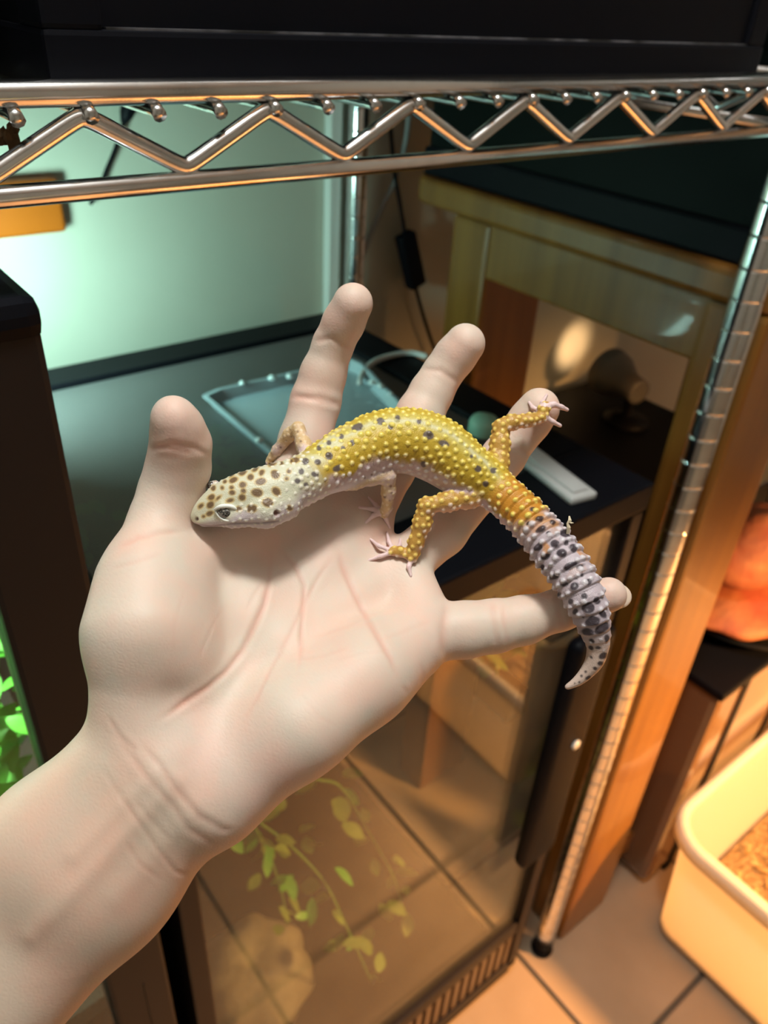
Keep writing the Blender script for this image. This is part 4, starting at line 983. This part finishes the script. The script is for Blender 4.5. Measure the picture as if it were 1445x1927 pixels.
# tubercles
score = np.full(len(GV), np.inf)
order = rg.permutation(len(GV)); cell = {}; cents = []
def spacing(i):
    if is_limb[i]:
        if limb[i] == 1: return .0019 if dl[i] > -1 else 0
        return .0016 if limb[i] == 0 else 0
    g = GS[i]
    if g < 4.6: return .0017 if ATH[i] > 48 and g > 1.6 else 0
    if g < 7: return .0018
    if g > 24.0: return 0
    if ATH[i] > 108: return 0
    return .0021 if g < 15.5 else .0022
cs = .0024
for i in order:
    sp_ = spacing(i)
    if sp_ == 0: continue
    if 15.8 < GS[i] < 24 and not is_limb[i] and not (.45 < ph[i] < .85): continue
    p = GV[i]; key = (int(p[0] // cs), int(p[1] // cs), int(p[2] // cs)); ok = True
    for a in (-1, 0, 1):
        for b_ in (-1, 0, 1):
            for c_ in (-1, 0, 1):
                for j in cell.get((key[0] + a, key[1] + b_, key[2] + c_), ()):
                    if ((GV[j] - p) ** 2).sum() < sp_ * sp_: ok = False; break
                if not ok: break
            if not ok: break
        if not ok: break
    if ok: cell.setdefault(key, []).append(i); cents.append(i)
kd = kdtree.KDTree(len(GV))
for i, p in enumerate(GV): kd.insert(p, i)
kd.balance()
tb = np.zeros(len(GV)); tc_ = np.zeros((len(GV), 3))
for i in cents:
    g = GS[i]; L_ = is_limb[i]
    if L_: r, h = (.00075, .00042) if limb[i] == 1 else (.0005, .00016)
    elif g < 5: r, h = .0005, .0002
    elif g < 7: r, h = .00065, .00032
    elif g < 15.5: r, h = .00078, .00048
    else: r, h = np.interp(g, [15.5, 18, 21, 24], [.0008, .001, .0009, .0005]), np.interp(g, [15.5, 18, 21, 24], [.0005, .0006, .0005, .0001])
    sc_ = rg.uniform(.85, 1.15); r *= sc_; h *= sc_
    if L_ and limb[i] == 1: col = srgb(232, 206, 112) if GN[i, 1] < .35 else srgb(226, 206, 190)
    elif L_: col = srgb(220, 200, 168)
    elif g < 7: col = srgb(226, 222, 206)
    elif g < 17.6:
        w = min(max((ATH[i] - 55) / 24, 0), 1); col = srgb(232, 214, 108) * (1 - w) + srgb(222, 214, 214) * w
    else: col = srgb(204, 200, 206)
    dark = C[i].mean() < .16 and not (L_ or 7 < g < 15.5 and ATH[i] > 25 and C[i][0] > C[i][2] * 2)
    for co, j, d in kd.find_range(GV[i], r * 1.25):
        if is_limb[j] != L_: continue
        t = max(0.0, 1 - (d / (r * 1.15)) ** 2); v = h * t ** 1.2
        if v > tb[j]:
            tb[j] = v
            if not dark:
                w = .85 * min(1, max(0, (t - .18) * 2.2)); tc_[j] = col
                C[j] = C[j] * (1 - w) + col * w
gd += tb
# mouth line, nostril, ear opening
for poly, wd, dp, colr in [([(372, 988), (398, 991), (444, 985), (490, 985), (524, 981)], 1.7, .25, srgb(120, 98, 98))]:
    d = dist_poly(GP, poly); w = np.exp(-(d / wd) ** 2) * gface; gd -= dp * .001 * w; C = mixc(C, np.tile(colr, (len(GV), 1)), .6 * w)
for x, y, r, dp, colr in [(370, 977, 4, .5, srgb(84, 56, 52)), (521, 966, 6.5, .8, srgb(122, 74, 62))]:
    d = np.linalg.norm((GP - (x, y)) * (1, .9), axis=1); w = sm(-d, -r, -r * .55) * gface * (GV[:, 2] < .222); gd -= dp * .001 * w; C = mixc(C, np.tile(colr, (len(GV), 1)), .9 * w)
GV = GV + GN * gd[:, None]
def gecko_material():
    m = bpy.data.materials.new('gecko_skin'); m.use_nodes = True
    nt = m.node_tree; b = nt.nodes['Principled BSDF']; L = nt.links.new
    at = nt.nodes.new('ShaderNodeAttribute'); at.attribute_name = 'tone'; L(at.outputs[0], b.inputs['Base Color'])
    tc = nt.nodes.new('ShaderNodeTexCoord'); vo = nt.nodes.new('ShaderNodeTexVoronoi'); vo.inputs['Scale'].default_value = 2600
    bp = nt.nodes.new('ShaderNodeBump'); bp.inputs['Strength'].default_value = .35; bp.inputs['Distance'].default_value = .0002
    L(tc.outputs['Object'], vo.inputs['Vector']); L(vo.outputs['Distance'], bp.inputs['Height']); L(bp.outputs[0], b.inputs['Normal'])
    b.inputs['Roughness'].default_value = .42; b.inputs['Specular IOR Level'].default_value = .45
    b.inputs['Subsurface Weight'].default_value = .12; b.inputs['Subsurface Radius'].default_value = (1, .6, .4); b.inputs['Subsurface Scale'].default_value = .0012
    return m
gecko = skin_obj('leopard_gecko', GV, GQ, np.clip(C, 0, 1), gecko_material())
tag(gecko, 'yellow leopard gecko with dark spots and banded grey tail, lying across the open hand', 'gecko')
# eye, lids
def ball(c, r, axes=None, n=20, m_=12):
    V, Fc = [], []
    for i in range(m_ + 1):
        for j in range(n):
            a = math.pi * i / m_; b = 2 * math.pi * j / n
            p = np.array((math.sin(a) * math.cos(b) * r[0], math.sin(a) * math.sin(b) * r[1], math.cos(a) * r[2]))
            V.append(c + (p if axes is None else axes @ p))
    for i in range(m_):
        for j in range(n):
            a, b = i * n + j, i * n + (j + 1) % n; Fc.append([a, a + n, b + n, b])
    return V, Fc
def eye_material():
    m = mat('gecko_eye', (.02, .018, .015), .06, spec=.8, coat=1.0); nt = m.node_tree; b = nt.nodes['Principled BSDF']
    tc = nt.nodes.new('ShaderNodeTexCoord'); nz = nt.nodes.new('ShaderNodeTexNoise'); nz.inputs['Scale'].default_value = 2200; nz.inputs['Detail'].default_value = 5
    rp = nt.nodes.new('ShaderNodeValToRGB'); rp.color_ramp.elements[0].position = .45; rp.color_ramp.elements[1].position = .72
    rp.color_ramp.elements[0].color = (.012, .012, .012, 1); rp.color_ramp.elements[1].color = (.30, .28, .24, 1)
    nt.links.new(tc.outputs['Object'], nz.inputs['Vector']); nt.links.new(nz.outputs[0], rp.inputs[0]); nt.links.new(rp.outputs[0], b.inputs['Base Color'])
    return m
lid_m = mat('eyelid_skin', tuple(srgb(232, 236, 228)), .45)
def px_of(r, d): return r / F_PX * d / 1000
d_e = 213.9
c_e = cpt(427, 964.5, d_e / 1000)
V, Fc = ball(c_e, (px_of(19, d_e), px_of(14.5, d_e), px_of(18, d_e)))
eye = mesh_obj('eye', [c2w(v) for v in V], Fc, eye_material(), gecko, True)
d_l = d_e - 2.1
V, Fc = tube_vf([c2w(cpt(x, y, d / 1000)) for x, y, d in smooth_path([(403, 959, d_l + .9), (410, 955, d_l), (420, 952.5, d_l - .35), (432, 952.5, d_l - .35), (441, 956, d_l), (446, 962, d_l + .8)], 5)], [px_of(q, d_l) for q in np.interp(np.arange(26), [0, 8, 18, 25], [1.6, 4.3, 4.1, 1.8])], 8)
mesh_obj('upper_eyelid', V, Fc, lid_m, gecko, True)
V, Fc = tube_vf([c2w(cpt(x, y, d / 1000)) for x, y, d in smooth_path([(446, 961, d_l + .8), (445, 972, d_l + .7), (437, 978.5, d_l + .5), (425, 979.5, d_l + .5), (413, 973, d_l + .7), (405, 961, d_l + 1)], 5)], px_of(1.9, d_l), 6)
mesh_obj('lower_eyelid', V, Fc, lid_m, gecko, True)
c_f = cpt(398, 914, .2222)
V, Fc = ball(c_f, (px_of(8, 222),) * 3, None, 14, 9)
mesh_obj('eye', [c2w(v) for v in V], Fc, eye.data.materials[0], gecko, True)
# scrap of old skin still hanging on the tail
V, Fc = tube_vf([c2w(cpt(x, y, d / 1000)) for x, y, d in [(1068, 1004, 228.5), (1070, 992, 227.6), (1068, 985, 227.4), (1072, 979, 227.0), (1071, 971, 227.2)]], [px_of(q, 228) for q in (3.2, 4.0, 2.6, 3.6, 1.4)], 5)
V2, F2 = tube_vf([c2w(cpt(x, y, d / 1000)) for x, y, d in [(1070, 981, 227.2), (1075, 984, 226.8), (1079, 984, 226.9)]], [px_of(q, 228) for q in (2, 1.8, .8)], 5)
mesh_obj('shed_skin', *join([(V, Fc), (V2, F2)]), mat('shed_skin', tuple(srgb(222, 210, 180)), .8), gecko)
